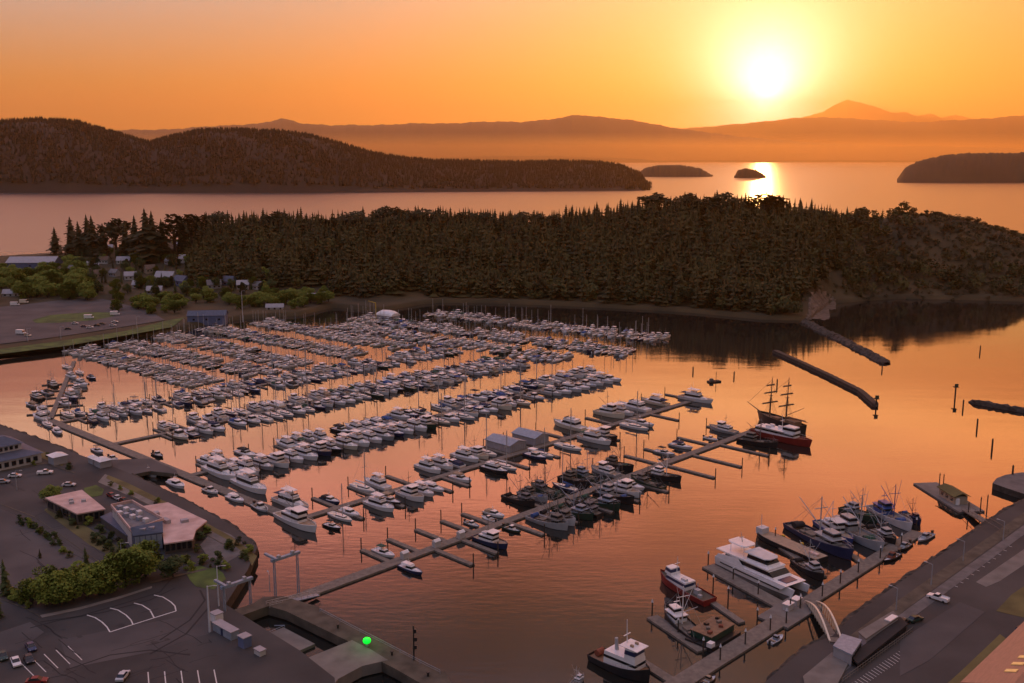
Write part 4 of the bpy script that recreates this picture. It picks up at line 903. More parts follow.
def v_yacht(Ln, B, v):
    fb, fs = .145 * Ln, .095 * Ln; hl_ = hull_mb(Ln, B, fb, fs, .8, .88, 2.6, .10, 13)
    c_ = MB(); zc = fs - .25; h1 = .125 * Ln
    A_ = (-.30 * Ln, .20 * Ln, B * .39, zc, zc + h1 + .25, .10 * Ln, 0, .92, .72); frust(c_, *A_); frust(c_, .10 * Ln, .36 * Ln, B * .30, zc, zc + .075 * Ln, .11 * Ln, 0, .85, .45)
    g = MB(); band(g, *A_, .42, .86)
    f = MB(); z2 = zc + h1 + .25; frust(f, -.26 * Ln, .10 * Ln, B * .34, z2, z2 + .045 * Ln, -.015 * Ln, -.02 * Ln, 1.04, .7); f.box((-.04 * Ln, 0, z2 + .055 * Ln), (.02 * Ln, B * .4, .05 * Ln)); f.box((-.12 * Ln, 0, z2 + .06 * Ln), (.07 * Ln, B * .35, .04 * Ln))
    o = [part('hull', hl_, [W1, MT['tan'] if v == 1 else MT['lightgrey']], 'hull'), part('cabin', c_, W1, 'cabin', [part('window_band', g, MT['glass'], 'glass')]), part('flybridge', f, W1, 'cabin')]
    s = MB(); s.hexa(*[[(x_, y_, z_) for x_, y_ in ((.05 * Ln, -B * .24), (.075 * Ln, -B * .24), (.075 * Ln, B * .24), (.05 * Ln, B * .24))] for z_ in (z2 + .045 * Ln, z2 + .075 * Ln)]); o.append(part('windscreen', s, MT['glass'], 'glass'))
    if v != 2:
        t_ = MB(); zt = z2 + .135 * Ln; t_.hexa([(-.24 * Ln, -B * .33, zt), (.07 * Ln, -B * .26, zt + .05), (.07 * Ln, B * .26, zt + .05), (-.24 * Ln, B * .33, zt)], [(-.23 * Ln, -B * .30, zt + .2), (.06 * Ln, -B * .24, zt + .22), (.06 * Ln, B * .24, zt + .22), (-.23 * Ln, B * .30, zt + .2)])
        for x_ in (-.21, .04):
            for y_ in (-.27, .27): t_.tube((x_ * Ln, y_ * B, z2), (x_ * Ln, y_ * B * .95, zt + .05), .05, n=4)
        o.append(part('hardtop', t_, W1, 'top'))
    m = MB(); zb = z2 + (.14 if v != 2 else .045) * Ln; m.tube((-.17 * Ln, 0, zb), (-.19 * Ln, 0, zb + .12 * Ln), .07, .04, 5); m.box((-.175 * Ln, 0, zb + .045 * Ln), (.25, 1.3, .12)); m.tube((-.14 * Ln, B * .2, zb), (-.16 * Ln, B * .22, zb + .2 * Ln), .035, .02, 4)
    o.append(part('mast', m, W1, 'top')); o.append(part('bow_rail', rail_mb(Ln, B, fb, fs), MT['alu'], None))
    p_ = MB(); p_.box((-.5 * Ln - .45, 0, .35), (1.0, B * .8, .12)); o.append(part('swim_platform', p_, MT['teak'], None))
    if v == 1: cc = MB(); cc.hexa([(-.46 * Ln, -B * .36, zc + h1), (-.27 * Ln, -B * .36, zc + h1 + .25), (-.27 * Ln, B * .36, zc + h1 + .25), (-.46 * Ln, B * .36, zc + h1)], [(-.46 * Ln, -B * .34, zc + h1 + .1), (-.27 * Ln, -B * .34, zc + h1 + .4), (-.27 * Ln, B * .34, zc + h1 + .4), (-.46 * Ln, B * .34, zc + h1 + .1)]); o.append(part('aft_awning', cc, MT['canvas_navy'], 'canvas'))
    return o
def v_cruiser(Ln, B, v):
    fb, fs = .135 * Ln, .09 * Ln; hl_ = hull_mb(Ln, B, fb, fs, .6, .88, 2.2, .12, 11, deckz=.2)
    c_ = MB(); zc = fs - .2; A_ = (-.12 * Ln, .18 * Ln, B * .38, zc, zc + .13 * Ln, .13 * Ln, .0, .86, .7); frust(c_, *A_); frust(c_, .08 * Ln, .36 * Ln, B * .34, zc, zc + .06 * Ln, .12 * Ln, 0, .8, .4)
    g = MB(); band(g, *A_, .38, .88)
    o = [part('hull', hl_, [W1, MT['lightgrey']], 'hull'), part('cabin', c_, W1, 'cabin', [part('window_band', g, MT['glass'], 'glass')])]
    t_ = MB(); z2 = zc + .13 * Ln
    if v == 0: t_.hexa([(-.36 * Ln, -B * .36, z2 - .02 * Ln), (.04 * Ln, -B * .30, z2 + .03), (.04 * Ln, B * .30, z2 + .03), (-.36 * Ln, B * .36, z2 - .02 * Ln)], [(-.34 * Ln, -B * .27, z2 + .035 * Ln), (.02 * Ln, -B * .24, z2 + .045 * Ln), (.02 * Ln, B * .24, z2 + .045 * Ln), (-.34 * Ln, B * .27, z2 + .035 * Ln)])
    elif v == 1: t_.hexa([(-.45 * Ln, -B * .38, zc + .03), (-.13 * Ln, -B * .37, zc + .05), (-.13 * Ln, B * .37, zc + .05), (-.45 * Ln, B * .38, zc + .03)], [(-.42 * Ln, -B * .28, zc + .10 * Ln), (-.13 * Ln, -B * .30, z2 + .02), (-.13 * Ln, B * .30, z2 + .02), (-.42 * Ln, B * .28, zc + .10 * Ln)])
    else: t_.hexa([(-.30 * Ln, -B * .32, z2 + .09 * Ln), (.0, -B * .30, z2 + .10 * Ln), (.0, B * .30, z2 + .10 * Ln), (-.30 * Ln, B * .32, z2 + .09 * Ln)], [(-.29 * Ln, -B * .26, z2 + .11 * Ln), (-.01, -B * .25, z2 + .12 * Ln), (-.01, B * .25, z2 + .12 * Ln), (-.29 * Ln, B * .26, z2 + .11 * Ln)])
    if v == 2:
        for x_ in (-.27, -.03):
            for y_ in (-.28, .28): t_.tube((x_ * Ln, y_ * B, zc), (x_ * Ln, y_ * B, z2 + .10 * Ln), .04, n=4)
    o.append(part('canopy', t_, MT['canvas_navy'], 'canvas'))
    m = MB(); m.tube((-.10 * Ln, 0, z2), (-.13 * Ln, 0, z2 + .24 * Ln), .05, .03, 4); m.box((-.11 * Ln, 0, z2 + .11 * Ln), (.2, 1.0, .1)); o.append(part('radar_mast', m, W1, 'top'))
    p_ = MB(); p_.box((-.5 * Ln - .35, 0, .3), (.8, B * .75, .12)); o.append(part('swim_platform', p_, MT['teak'], None))
    return o
def v_sail(Ln, B, v):
    fb, fs = .10 * Ln, .08 * Ln; hl_ = hull_mb(Ln, B, fb, fs, .5, .62, 1.9, .10, 11, deckz=.08)
    c_ = MB(); zc = fs - .1; A_ = (-.16 * Ln, .22 * Ln, B * .30, zc, zc + .055 * Ln, .05 * Ln, 0, .86, .6); frust(c_, *A_); c_.box((-.34 * Ln, B * .28, zc + .12), (.22 * Ln, .25, .3)); c_.box((-.34 * Ln, -B * .28, zc + .12), (.22 * Ln, .25, .3))
    g = MB(); band(g, *A_, .35, .8, .02)
    hm_ = (1.28 if v != 2 else 1.12) * Ln; m = MB(); m.tube((.07 * Ln, 0, zc), (.07 * Ln, 0, zc + hm_), .15, .11, 6); m.box((.07 * Ln, 0, zc + hm_ * .55), (.08, B * .62, .07))
    rg = MB(); top = (.07 * Ln, 0, zc + hm_ * .98)
    for q in ((.48 * Ln, 0, fb), (-.48 * Ln, 0, fs), (.05 * Ln, B * .45, fs), (.05 * Ln, -B * .45, fs)): rg.tube(q, top, .022, n=3)
    b = MB(); b.tube((.06 * Ln, 0, zc + .13 * Ln), (-.36 * Ln, 0, zc + .125 * Ln), .07, .06, 5)
    sc_ = MB(); sc_.tube((.05 * Ln, 0, zc + .155 * Ln), (-.33 * Ln, 0, zc + .14 * Ln), .24, .13, 6)
    o = [part('hull', hl_, [W1, MT['cream']], 'hull'), part('cabin', c_, W1, 'cabin', [part('window_band', g, MT['glass'], 'glass')]), part('mast', m, MT['alu'], None, [part('rigging', rg, MT['grey'], None)]), part('boom', b, MT['alu'], None, [part('sail_cover', sc_, MT['canvas_blue'], 'canvas')])]
    if v == 1: d = MB(); d.hexa([(-.20 * Ln, -B * .3, zc + .05 * Ln), (-.06 * Ln, -B * .28, zc + .055 * Ln), (-.06 * Ln, B * .28, zc + .055 * Ln), (-.20 * Ln, B * .3, zc + .05 * Ln)], [(-.20 * Ln, -B * .24, zc + .115 * Ln), (-.11 * Ln, -B * .22, zc + .115 * Ln), (-.11 * Ln, B * .22, zc + .115 * Ln), (-.20 * Ln, B * .24, zc + .115 * Ln)]); o.append(part('spray_hood', d, MT['canvas_blue'], 'canvas'))
    return o
def v_trawler(Ln, B, v):
    fb, fs = .17 * Ln, .10 * Ln; hl_ = hull_mb(Ln, B, fb, fs, .9, .8, 2.8, .07, 12, deckz=.35)
    c_ = MB(); zc = fs - .2; A_ = (-.28 * Ln, .14 * Ln, B * .36, zc, zc + .14 * Ln, .02 * Ln, 0, .96, .85); frust(c_, *A_)
    Wh = (-.04 * Ln, .15 * Ln, B * .32, zc + .14 * Ln, zc + .26 * Ln, .01 * Ln, .01 * Ln, .94, .8); frust(c_, *Wh); c_.box((.055 * Ln, 0, zc + .27 * Ln), (.24 * Ln, B * .72, .12))
    g = MB(); band(g, *A_, .48, .82); band(g, *Wh, .42, .86)
    m = MB(); m.tube((-.10 * Ln, 0, zc + .14 * Ln), (-.10 * Ln, 0, zc + .62 * Ln), .10, .06, 6); m.box((-.10 * Ln, 0, zc + .45 * Ln), (.1, B * .5, .1))
    b = MB(); b.tube((-.11 * Ln, 0, zc + .22 * Ln), (-.40 * Ln, 0, zc + .40 * Ln), .08, .05, 5)
    dg = MB(); dg.loft([[(-.25 * Ln, y_, zc + .16 * Ln), (-.12 * Ln, y_, zc + .16 * Ln), (-.10 * Ln, y_, zc + .20 * Ln), (-.25 * Ln, y_, zc + .19 * Ln)] for y_ in (-.18 * B, .18 * B)])
    return [part('hull', hl_, [W1, MT['tan']], 'hull'), part('cabin', c_, W1, 'cabin', [part('window_band', g, MT['glass'], 'glass')]), part('mast', m, MT['wood'], 'top'), part('boom', b, MT['wood'], None), part('dinghy', dg, MT['lightgrey'], None), part('bow_rail', rail_mb(Ln, B, fb, fs, .55), MT['alu'], None)]
def v_fish(Ln, B, v):
    fb, fs = .19 * Ln, .085 * Ln; hl_ = hull_mb(Ln, B, fb, fs, 1.0, .82, 3.0, .05, 12, deckz=.6)
    zc = fs - .5; x0, x1 = (.05, .30) if v == 0 else ((.02, .26) if v == 1 else (-.34, -.08))
    c_ = MB(); A_ = (x0 * Ln, x1 * Ln, B * .34, zc, zc + .145 * Ln, .015 * Ln, 0, .96, .85); frust(c_, *A_); Wh = ((x0 + .07) * Ln, x1 * Ln, B * .25, zc + .145 * Ln, zc + .24 * Ln, .01 * Ln, .01 * Ln, .95, .85); frust(c_, *Wh)
    c_.box(((x0 + x1) / 2 * Ln, 0, zc + .15 * Ln), ((x1 - x0 + .05) * Ln, B * .72, .12))
    g = MB(); band(g, *Wh, .40, .85); band(g, *A_, .62, .84)
    xm = x0 - .03 if v != 2 else .05; m = MB(); m.tube((xm * Ln, 0, zc), (xm * Ln, 0, zc + .68 * Ln), .16, .09, 6); m.box((xm * Ln, 0, zc + .50 * Ln), (.14, B * .7, .14)); m.tube(((x0 + x1) / 2 * Ln, 0, zc + .24 * Ln), ((x0 + x1) / 2 * Ln, 0, zc + .44 * Ln), .07, .04, 5); m.box(((x0 + x1) / 2 * Ln, 0, zc + .34 * Ln), (.3, 1.6, .12))
    b = MB(); b.tube((xm * Ln, 0, zc + .22 * Ln), ((xm - .36) * Ln, 0, zc + .50 * Ln), .12, .08, 6)
    for s in (-1, 1): b.tube((xm * Ln, s * .2, zc + .25 * Ln), ((xm - .06) * Ln, s * B * (.85 if v == 1 else .5), zc + (.55 if v == 1 else .72) * Ln), .07, .04, 5)
    rg = MB()
    for q in ((.46 * Ln, 0, fb), (-.44 * Ln, B * .35, fs), (-.44 * Ln, -B * .35, fs)): rg.tube(q, (xm * Ln, 0, zc + .66 * Ln), .03, n=3)
    d = MB(); xd = -.36 if v != 2 else .22; d.tube((xd * Ln, -B * .24, zc + .9), (xd * Ln, B * .24, zc + .9), .75, .75, 10)
    h_ = MB(); h_.box((-.14 * Ln if v != 2 else .12 * Ln, 0, zc + .35), (.13 * Ln, B * .42, .7)); h_.box((-.26 * Ln, B * .2, zc + .3), (.8, .8, .6)); h_.box((-.22 * Ln, -B * .22, zc + .35), (1.2, .7, .7))
    return [part('hull', hl_, [MT['black'], MT['wood']], 'hull'), part('wheelhouse', c_, W1, 'cabin', [part('window_band', g, MT['glass'], 'glass')]), part('mast', m, MT['grey'], 'top', [part('rigging', rg, MT['grey'], None)]), part('boom', b, MT['grey'], 'top'), part('net_drum', d, MT['green'], 'canvas'), part('deck_gear', h_, MT['wood'], None), part('bow_rail', rail_mb(Ln, B, fb, fs, .6, .8), MT['grey'], None)]
def v_skiff(Ln, B, v):
    hl_ = hull_mb(Ln, B, .11 * Ln, .09 * Ln, .3, .85, 2.2, .10, 9, deckz=.35); c_ = MB()
    A_ = (-.10 * Ln, .14 * Ln, B * .32, .1 * Ln - .3, .1 * Ln + 1.0, .10 * Ln, .02, .85, .8); frust(c_, *A_); g = MB(); band(g, *A_, .5, .9)
    e = MB(); e.box((-.5 * Ln - .15, 0, .55), (.5, .45, 1.1)); e.box((-.5 * Ln - .1, 0, 1.15), (.7, .5, .3)); bx = MB(); bx.box((-.28 * Ln, 0, .1 * Ln - .1), (.5, B * .6, .4))
    return [part('hull', hl_, [W1, MT['lightgrey']], 'hull'), part('console', c_, W1, 'cabin', [part('windscreen', g, MT['glass'], 'glass')]), part('outboard_motor', e, MT['black'], None), part('bench', bx, MT['tan'], None)]
REF = {'yacht': (16.0, 5.0, v_yacht), 'cruiser': (10.0, 3.4, v_cruiser), 'sail': (10.5, 3.3, v_sail), 'trawler': (13.0, 4.4, v_trawler), 'fish': (16.0, 5.0, v_fish), 'skiff': (6.5, 2.4, v_skiff)}
for k, (Ln, B, fn) in REF.items(): SPEC[k] = [fn(Ln, B, v) for v in range(3 if k not in ('skiff', 'trawler') else 1)]
NAMES = {'yacht': ('motor_yacht', 'motor yacht'), 'cruiser': ('cabin_cruiser', 'cabin cruiser'), 'sail': ('sailboat', 'sailboat'), 'trawler': ('trawler_yacht', 'trawler yacht'), 'fish': ('fishing_boat', 'fishing boat'), 'skiff': ('skiff', 'skiff')}
CANV = {'navy': 'canvas_navy', 'black': 'canvas_black', 'blue': 'canvas_blue', 'tan': 'canvas_tan', 'green': 'canvas_green', 'white': 'white'}
HULLC = {'white': 'white', 'cream': 'cream', 'navy': 'navy', 'dark green': 'green', 'black': 'black', 'grey': 'grey', 'red': 'red', 'blue': 'blue', 'light grey': 'lightgrey'}
BOATS = []
def boat(kind, x, y, rz, Ln, hullc='white', canv=None, var=None, cab=None, label=None, group=None, small=False, pitch=None):
    vs_ = SPEC[kind]; v = vs_[rng.randrange(len(vs_)) if var is None else var % len(vs_)]; s = Ln / REF[kind][0]
    nm, cat = NAMES[kind]; t = thing(nm, label or '', cat, (x, y, 0), rz, group); t.scale = (s, s * rng.uniform(.93, 1.06), s * rng.uniform(.82, .97))
    canv = canv or rng.choice(['navy', 'black', 'blue', 'tan', 'navy', 'black', 'green', 'white'] if kind != 'fish' else ['green', 'black', 'blue'])
    def mk(p, par):
        name, me, role, subs = p
        m = {'hull': MT[HULLC[hullc]] if role == 'hull' else None, 'canvas': MT[CANV[canv]] if role == 'canvas' else None, 'cabin': MT[cab] if role == 'cabin' and cab else None, 'top': MT[cab] if role == 'top' and cab else None}.get(role)
        o = inst(name, me, par, m)
        for q in subs:
            if not (small and q[0] == 'rigging'): mk(q, o)
    for p in v:
        if small and p[0] in ('bow_rail', 'swim_platform', 'windscreen', 'bench', 'spray_hood'): continue
        mk(p, t)
    t['_c'] = 0; del t['_c']
    return t, hullc, canv
def lab_boat(kind, hullc, canv):
    n = NAMES[kind][1]; hullc = hullc.replace(' ', '-')
    if kind == 'sail': return f'{hullc}-hulled sailboat with {canv} sail cover'
    if kind == 'cruiser': return f'{hullc} cruiser with {canv} canopy'
    if kind == 'yacht': return f'{hullc} flybridge yacht'
    return f'{hullc}-hulled {n}'
SLOTS = {}
def slip(dk, t, side, kind, Ln, hullc='white', canv=None, out=None, small=False, gap=1.0, **kw):
    D = DK[dk]; off = side * (D.wid / 2 + gap + Ln / 2); p = D.pt(t, off); hd = D.n * side; out = (rng.random() < .68) if out is None else out
    rz = math.atan2(hd.y, hd.x) + (0 if out else math.pi) + rng.uniform(-.03, .03)
    o, hc, cv = boat(kind, p.x, p.y, rz, Ln, hullc, canv, small=small, **kw)
    if not kw.get('label'): SLOTS.setdefault((dk, side), []).append((t, o, kind, hc, cv))
    return o
def rand_boat(mix):
    k = rng.choices(list(mix), list(mix.values()))[0]
    if k == 'sail': hc = rng.choices(['white', 'cream', 'navy', 'dark green', 'light grey', 'grey', 'black'], [4, 1.2, 1.8, .8, 1.6, .8, .5])[0]
    elif k == 'fish': hc = rng.choices(['black', 'dark green', 'grey', 'white', 'blue', 'navy'], [3, 2, 2, 1, 1, 1])[0]
    elif k == 'trawler': hc = rng.choices(['white', 'navy', 'dark green', 'cream', 'grey'], [5, 1, 1, 1, 1])[0]
    else: hc = rng.choices(['white', 'cream', 'navy', 'light grey', 'black', 'grey'], [7, 1.2, 1.1, 1.8, .6, .6])[0]
    return k, hc
def fill(dk, side, t0, t1, L0, L1, mix, occ=.94, out=None, small=False, pitch=None, piles=True, fing=True):
    D = DK[dk]; t = t0; n = 0
    while t < t1:
        Ln = rng.uniform(L0, L1); k, hc = rand_boat(mix); bm = Ln * REF[k][1] / REF[k][0]
        if k == 'sail': Ln *= 1.05
        if fing and n % 2 == 0:
            e = D.finger(t - .2, side, L0 * .85 if not small else L0 * .8, 1.1 if not small else .7)
            if piles: pile(e + D.n * side * .3)
            t += 1.3 if not small else .55
        if rng.random() < occ: slip(dk, t + bm / 2, side, k, Ln, hc, out=out, small=small)
        t += bm + (.9 if not small else .75); n += 1
MIXY = {'yacht': 10, 'trawler': 1.5}; MIXD = {'yacht': 3.2, 'cruiser': 4, 'sail': 3.2, 'trawler': 2.2, 'skiff': .5}; MIXE = {'cruiser': 4, 'sail': 4, 'yacht': 1.4, 'trawler': 1.5, 'skiff': .6}; MIXS = {'sail': 4.6, 'cruiser': 2.6, 'trawler': .8, 'yacht': .5, 'skiff': .6}
fill('C', 1, 8, 104, 14, 16.5, MIXY, 1.0, True)
fill('C', 1, 112, 238, 12.5, 16, MIXD, .92, True)
fill('C', -1, 8, 100, 12, 15, {'yacht': 4, 'trawler': 2, 'cruiser': 3, 'sail': 1}, .88)
fill('C', -1, 104, 238, 12, 15, MIXD, .9)
fill('D', 1, 20, 232, 11, 14.5, MIXD, .92, None); fill('D', -1, 22, 230, 10.5, 14, MIXD, .9)
fill('E', 1, 8, 234, 9.5, 13, MIXE, .9); fill('E', -1, 4, 234, 9.5, 13, MIXE, .9)
for k in ('R1', 'R2', 'R3', 'R4', 'R5'):
    for s in (1, -1): fill(k, s, 2, DK[k].len - 2, 7.8, 10.2, MIXS, .85, None, True, piles=False)
for k in ('R6', 'R7', 'R8'):
    for s in (1, -1): fill(k, s, 2, DK[k].len - 2, 8.6, 11.4, {'sail': 3.0, 'cruiser': 2.4, 'yacht': 1.2, 'trawler': 1.0, 'skiff': .4}, .88, None, True, piles=False)

# ------------------------------------------------------------------ boats placed one by one
def at_dock(dk, px, py, kind, Ln, hullc='white', canv=None, out=None, **kw):
    D = DK[dk]; v = Vector(at(px, py, .8)) - D.a; t = v.dot(D.d); s = 1 if v.dot(D.n) > 0 else -1
    return slip(dk, t, s, kind, Ln, hullc, canv, out, **kw)
def fingers_px(dk, lst, pl=True):
    D = DK[dk]
    for px, py, ln in lst:
        v = Vector(at(px, py, .5)) - D.a; s = 1 if v.dot(D.n) > 0 else -1; e = D.finger(v.dot(D.d), s, ln, 1.7)
        if pl: pile(e + D.n * s * .3, 1.15); 
# nearest dock: long bare fingers
fingers_px('A', [(364, 550, 13), (392, 540, 14), (419, 530, 14), (444, 521, 14), (468, 515, 14), (467, 562, 16), (485, 548, 15), (540, 533, 15), (570, 520, 16), (600, 508, 18), (634, 500, 18), (660, 489, 19), (710, 476, 22), (736, 465, 22), (772, 456, 22),
                 (512, 497, 14), (545, 488, 15), (575, 478, 15), (605, 470, 15), (637, 458, 16), (656, 451, 16), (691, 440, 16), (722, 429, 17)])
for a in [(378, 549, 'cruiser', 9.5, 'white', 'green', False), (413, 569, 'cruiser', 10, 'navy', 'white', True), (490, 541, 'trawler', 14, 'navy', None, True), (462, 519, 'skiff', 7, 'grey', None, False), (476, 513, 'skiff', 6.5, 'white', None, True), (500, 515, 'cruiser', 9, 'white', 'tan', False),
          (519, 500, 'fish', 15, 'black', 'black', False), (534, 496, 'fish', 14, 'grey', 'blue', False), (550, 492, 'fish', 15, 'dark green', 'green', True), (566, 487, 'sail', 12, 'navy', 'blue', True), (580, 482, 'fish', 15, 'black', 'black', False), (595, 479, 'fish', 15, 'dark green', 'black', True), (609, 473, 'trawler', 13, 'grey', None, True), (628, 468, 'fish', 15, 'black', 'green', False),
          (526, 533, 'skiff', 7.5, 'dark green', None, True), (548, 522, 'fish', 17, 'grey', 'blue', True), (562, 520, 'fish', 16, 'light grey', 'black', True), (576, 513, 'fish', 17, 'dark green', 'green', True), (590, 511, 'fish', 16, 'black', 'black', False), (604, 505, 'fish', 18, 'dark green', 'green', True), (622, 499, 'fish', 17, 'black', 'blue', True), (634, 494, 'trawler', 15, 'white', None, True), (645, 489, 'cruiser', 11, 'white', 'tan', True), (655, 485, 'fish', 15, 'dark green', 'black', False), (672, 478, 'fish', 15, 'black', 'black', True, 'c'),
          (672, 454, 'cruiser', 10, 'grey', 'black', False), (683, 446, 'cruiser', 11, 'light grey', 'navy', False), (708, 437, 'skiff', 7, 'white', None, False), (716, 428, 'trawler', 14, 'grey', None, True), (734, 437, 'fish', 18, 'black', 'black', True)]:
    dkv = dict(cab='white') if len(a) > 7 else ({'cab': rng.choice(['grey', 'steel', 'wood', 'roof_grey', 'concrete', 'lightgrey'])} if a[2] == 'fish' else {})
    at_dock('A', a[0], a[1], a[2], a[3], a[4], a[5], a[6], **dkv)
# second dock, with the boat sheds
fingers_px('B', [(312, 497, 13), (349, 486, 14), (383, 474, 14), (425, 462, 14), (452, 452, 14), (480, 446, 14), (502, 440, 15), (535, 430, 16), (585, 417, 15), (612, 409, 15), (640, 400, 16), (662, 393, 16),
                 (360, 517, 13), (396, 503, 14), (446, 489, 14), (470, 486, 14), (530, 468, 15), (560, 457, 14), (620, 440, 16), (655, 431, 15), (684, 421, 15)])
for a in [(330, 499, 'cruiser', 10, 'navy', 'black', False), (345, 518, 'sail', 12, 'white', 'tan', True), (358, 515, 'cruiser', 10, 'white', 'white', True), (364, 488, 'sail', 13.5, 'white', 'white', False), (376, 484, 'yacht', 14, 'white', None, True), (379, 505, 'yacht', 14.5, 'white', None, True), (390, 500, 'cruiser', 11, 'black', 'tan', True), (404, 493, 'trawler', 14, 'white', None, True), (416, 489, 'yacht', 12.5, 'white', None, True), (433, 487, 'cruiser', 11.5, 'white', 'white', True),
          (428, 468, 'yacht', 14, 'white', None, False), (438, 464, 'yacht', 13.5, 'white', None, False), (447, 461, 'cruiser', 12, 'white', 'navy', True), (466, 457, 'yacht', 15, 'white', None, False), (475, 454, 'trawler', 14, 'cream', None, False), (491, 454, 'sail', 14, 'white', 'black', False), (470, 481, 'cruiser', 11, 'white', 'tan', True), (497, 470, 'yacht', 14, 'black', None, True), (512, 468, 'sail', 13, 'white', 'white', True), (541, 457, 'cruiser', 12, 'navy', 'white', True), (549, 455, 'sail', 11.5, 'white', 'blue', True), (574, 448, 'sail', 14, 'white', 'tan', True),
          (565, 425, 'yacht', 18, 'cream', None, True), (596, 440, 'yacht', 17, 'white', None, True), (607, 437, 'trawler', 15, 'black', None, True), (600, 412, 'trawler', 17, 'cream', None, False), (609, 409, 'yacht', 15, 'white', None, False), (628, 406, 'yacht', 18, 'white', None, True), (637, 427, 'sail', 15, 'white', 'white', True), (646, 424, 'cruiser', 13, 'white', 'tan', True), (654, 402, 'yacht', 16, 'cream', None, True)]:
    at_dock('B', *a)
p = DK['B'].b + E1 * 5; boat('yacht', p.x + E2.x * 1, p.y + E2.y * 1, math.atan2(E2.y, E2.x), 19, 'white', 'navy', 1, label='white motor yacht lying across the outer end of the boat-shed dock')
# boat sheds
def shed(px, py, w, d_, label):
    D = DK['B']; v = Vector(at(px, py, 2)) - D.a; tt = v.dot(D.d); p = D.pt(tt, -(D.wid / 2 + .8 + d_ / 2))
    t = thing('boat_shed', label, 'boat shed', (p.x, p.y, 0), A1)
    b = MB(); b.box((0, 0, .1), (w + .8, d_ + .6, .8)); b.build('float', MT['wood'], t)
    b = MB(); b.box((0, 0, 1.9), (w, d_, 2.8)); b.build('wall', MT['roof_light'], t)
    b = MB()
    for k in range(9): b.box((-w / 2 + .3 + k * (w - .6) / 8, -d_ / 2 - .06, 1.85), (.25, .12, 2.7))
    for k in range(7): b.box((w / 2 + .06, -d_ / 2 + .3 + k * (d_ - .6) / 6, 1.85), (.12, .25, 2.7))
    b.build('wall_rib', MT['steel'], t)
    b = MB()
    for s in (-1, 1): b.hexa([(s * (w / 2 + .4), -d_ / 2 - .4, 3.2), (s * (w / 2 + .4), d_ / 2 + .4, 3.2), (0, d_ / 2 + .4, 4.7), (0, -d_ / 2 - .4, 4.7)][::s], [(s * (w / 2 + .4), -d_ / 2 - .4, 3.4), (s * (w / 2 + .4), d_ / 2 + .4, 3.4), (0, d_ / 2 + .4, 4.9), (0, -d_ / 2 - .4, 4.9)][::s])
    g_ = MB(); g_.add([(-w / 2, -d_ / 2, 3.25), (w / 2, -d_ / 2, 3.25), (0, -d_ / 2, 4.7)], [(0, 1, 2)]); g_.add([(-w / 2, d_ / 2, 3.25), (w / 2, d_ / 2, 3.25), (0, d_ / 2, 4.7)], [(2, 1, 0)]); g_.build('gable', MT['roof_light'], t)
    b.build('roof', MT['steel'], t)
shed(515, 446, 9.5, 14, 'nearer of the two grey ribbed boat sheds floating on the second dock'); shed(535, 438, 8.5, 13, 'farther of the two grey ribbed boat sheds floating on the second dock')
# white tent-roofed boathouse at the back
x, y = at(388, 319); t = thing('tent_boathouse', 'white round-roofed boathouse standing out behind the rear small craft', 'boat shed', (x, y, 0), R(-35))
b = MB(); b.box((0, 0, 1.2), (15, 9, 3.6)); b.build('wall', MT['wall_grey'], t)
b = MB(); b.loft([[(xx, 4.9 * math.cos(a), 3.0 + 3.6 * k_ * math.sin(a)) for a in [math.pi * i / 8 for i in range(9)]] for xx, k_ in ((-7.8, .55), (-5, .95), (0, 1.05), (5, .95), (7.8, .55))]); b.build('roof', MT['white'], t)
# headwalk: boats along its shore side and the big ones at its end
for px, py, kind, Ln, hc, cv, lab in [(150, 473, 'cruiser', 10.5, 'light grey', 'white', 'grey-hulled cruiser alone at the upper end of the seawall basin'), (177, 484, 'cruiser', 11, 'white', 'white', 'white cruiser right of the grey-hulled one in the seawall basin'),
                                      (211, 490, 'skiff', 8.5, 'white', None, 'white open workboat moored off the headwalk corner'), (236, 498, 'cruiser', 10, 'white', 'white', 'small white cruiser below the two biggest yachts'), (261, 507, 'skiff', 9.5, 'light grey', 'blue', 'open grey boat with blue covers right of the small white cruiser'),
                                      (113, 458, 'skiff', 8, 'grey', None, 'grey workboat tucked behind the dock-head kiosk'), (98, 450, 'cruiser', 9, 'light grey', 'tan', 'light grey cruiser on the shore side of the headwalk'), (158, 454, 'skiff', 8, 'black', None, 'low black launch moored in the water inside the headwalk')]:
    x, y = at(px, py, .8); boat(kind, x, y, math.atan2(E2.y, E2.x) + (0 if px < 200 else rng.uniform(-.1, .1)), Ln, hc, cv, label=lab)
def pxboat(kind, sp, bp, hc='white', cv=None, var=None, cab=None, label='', small=False):
    a, b_ = Vector(at(*sp, .6)), Vector(at(*bp, .6)); c_ = (a + b_) / 2; d = b_ - a; r_ = boat(kind, c_.x, c_.y, math.atan2(d.y, d.x), d.length, hc, cv, var, cab, label, small=small); k_ = r_[0].scale[0]; k2 = k_ if k_ < 1 else 1 + (k_ - 1) * .45; r_[0].scale = (k_, k2, k2 * .92); return r_
pxboat('yacht', (207, 467), (236, 480.5), var=0, label='left of the two biggest white yachts at the inner end of the big-yacht dock')
pxboat('yacht', (236, 480), (267, 494), var=0, label='right of the two biggest white yachts, nearest the seawall basin')
pxboat('cruiser', (229, 463), (247, 473), cv='white', var=2, label='smaller white cruiser squeezed between the two biggest yachts')
pxboat('trawler', (279, 514), (317, 532), label='big white trawler yacht with a red dinghy at the free end of the headwalk')
pxboat('yacht', (277, 498), (309, 511), var=1, label='white yacht with a navy awning behind the big trawler yacht')
pxboat('cruiser', (325, 523), (341, 529), 'black', 'black', label='small dark cruiser under the stern of the big trawler yacht')
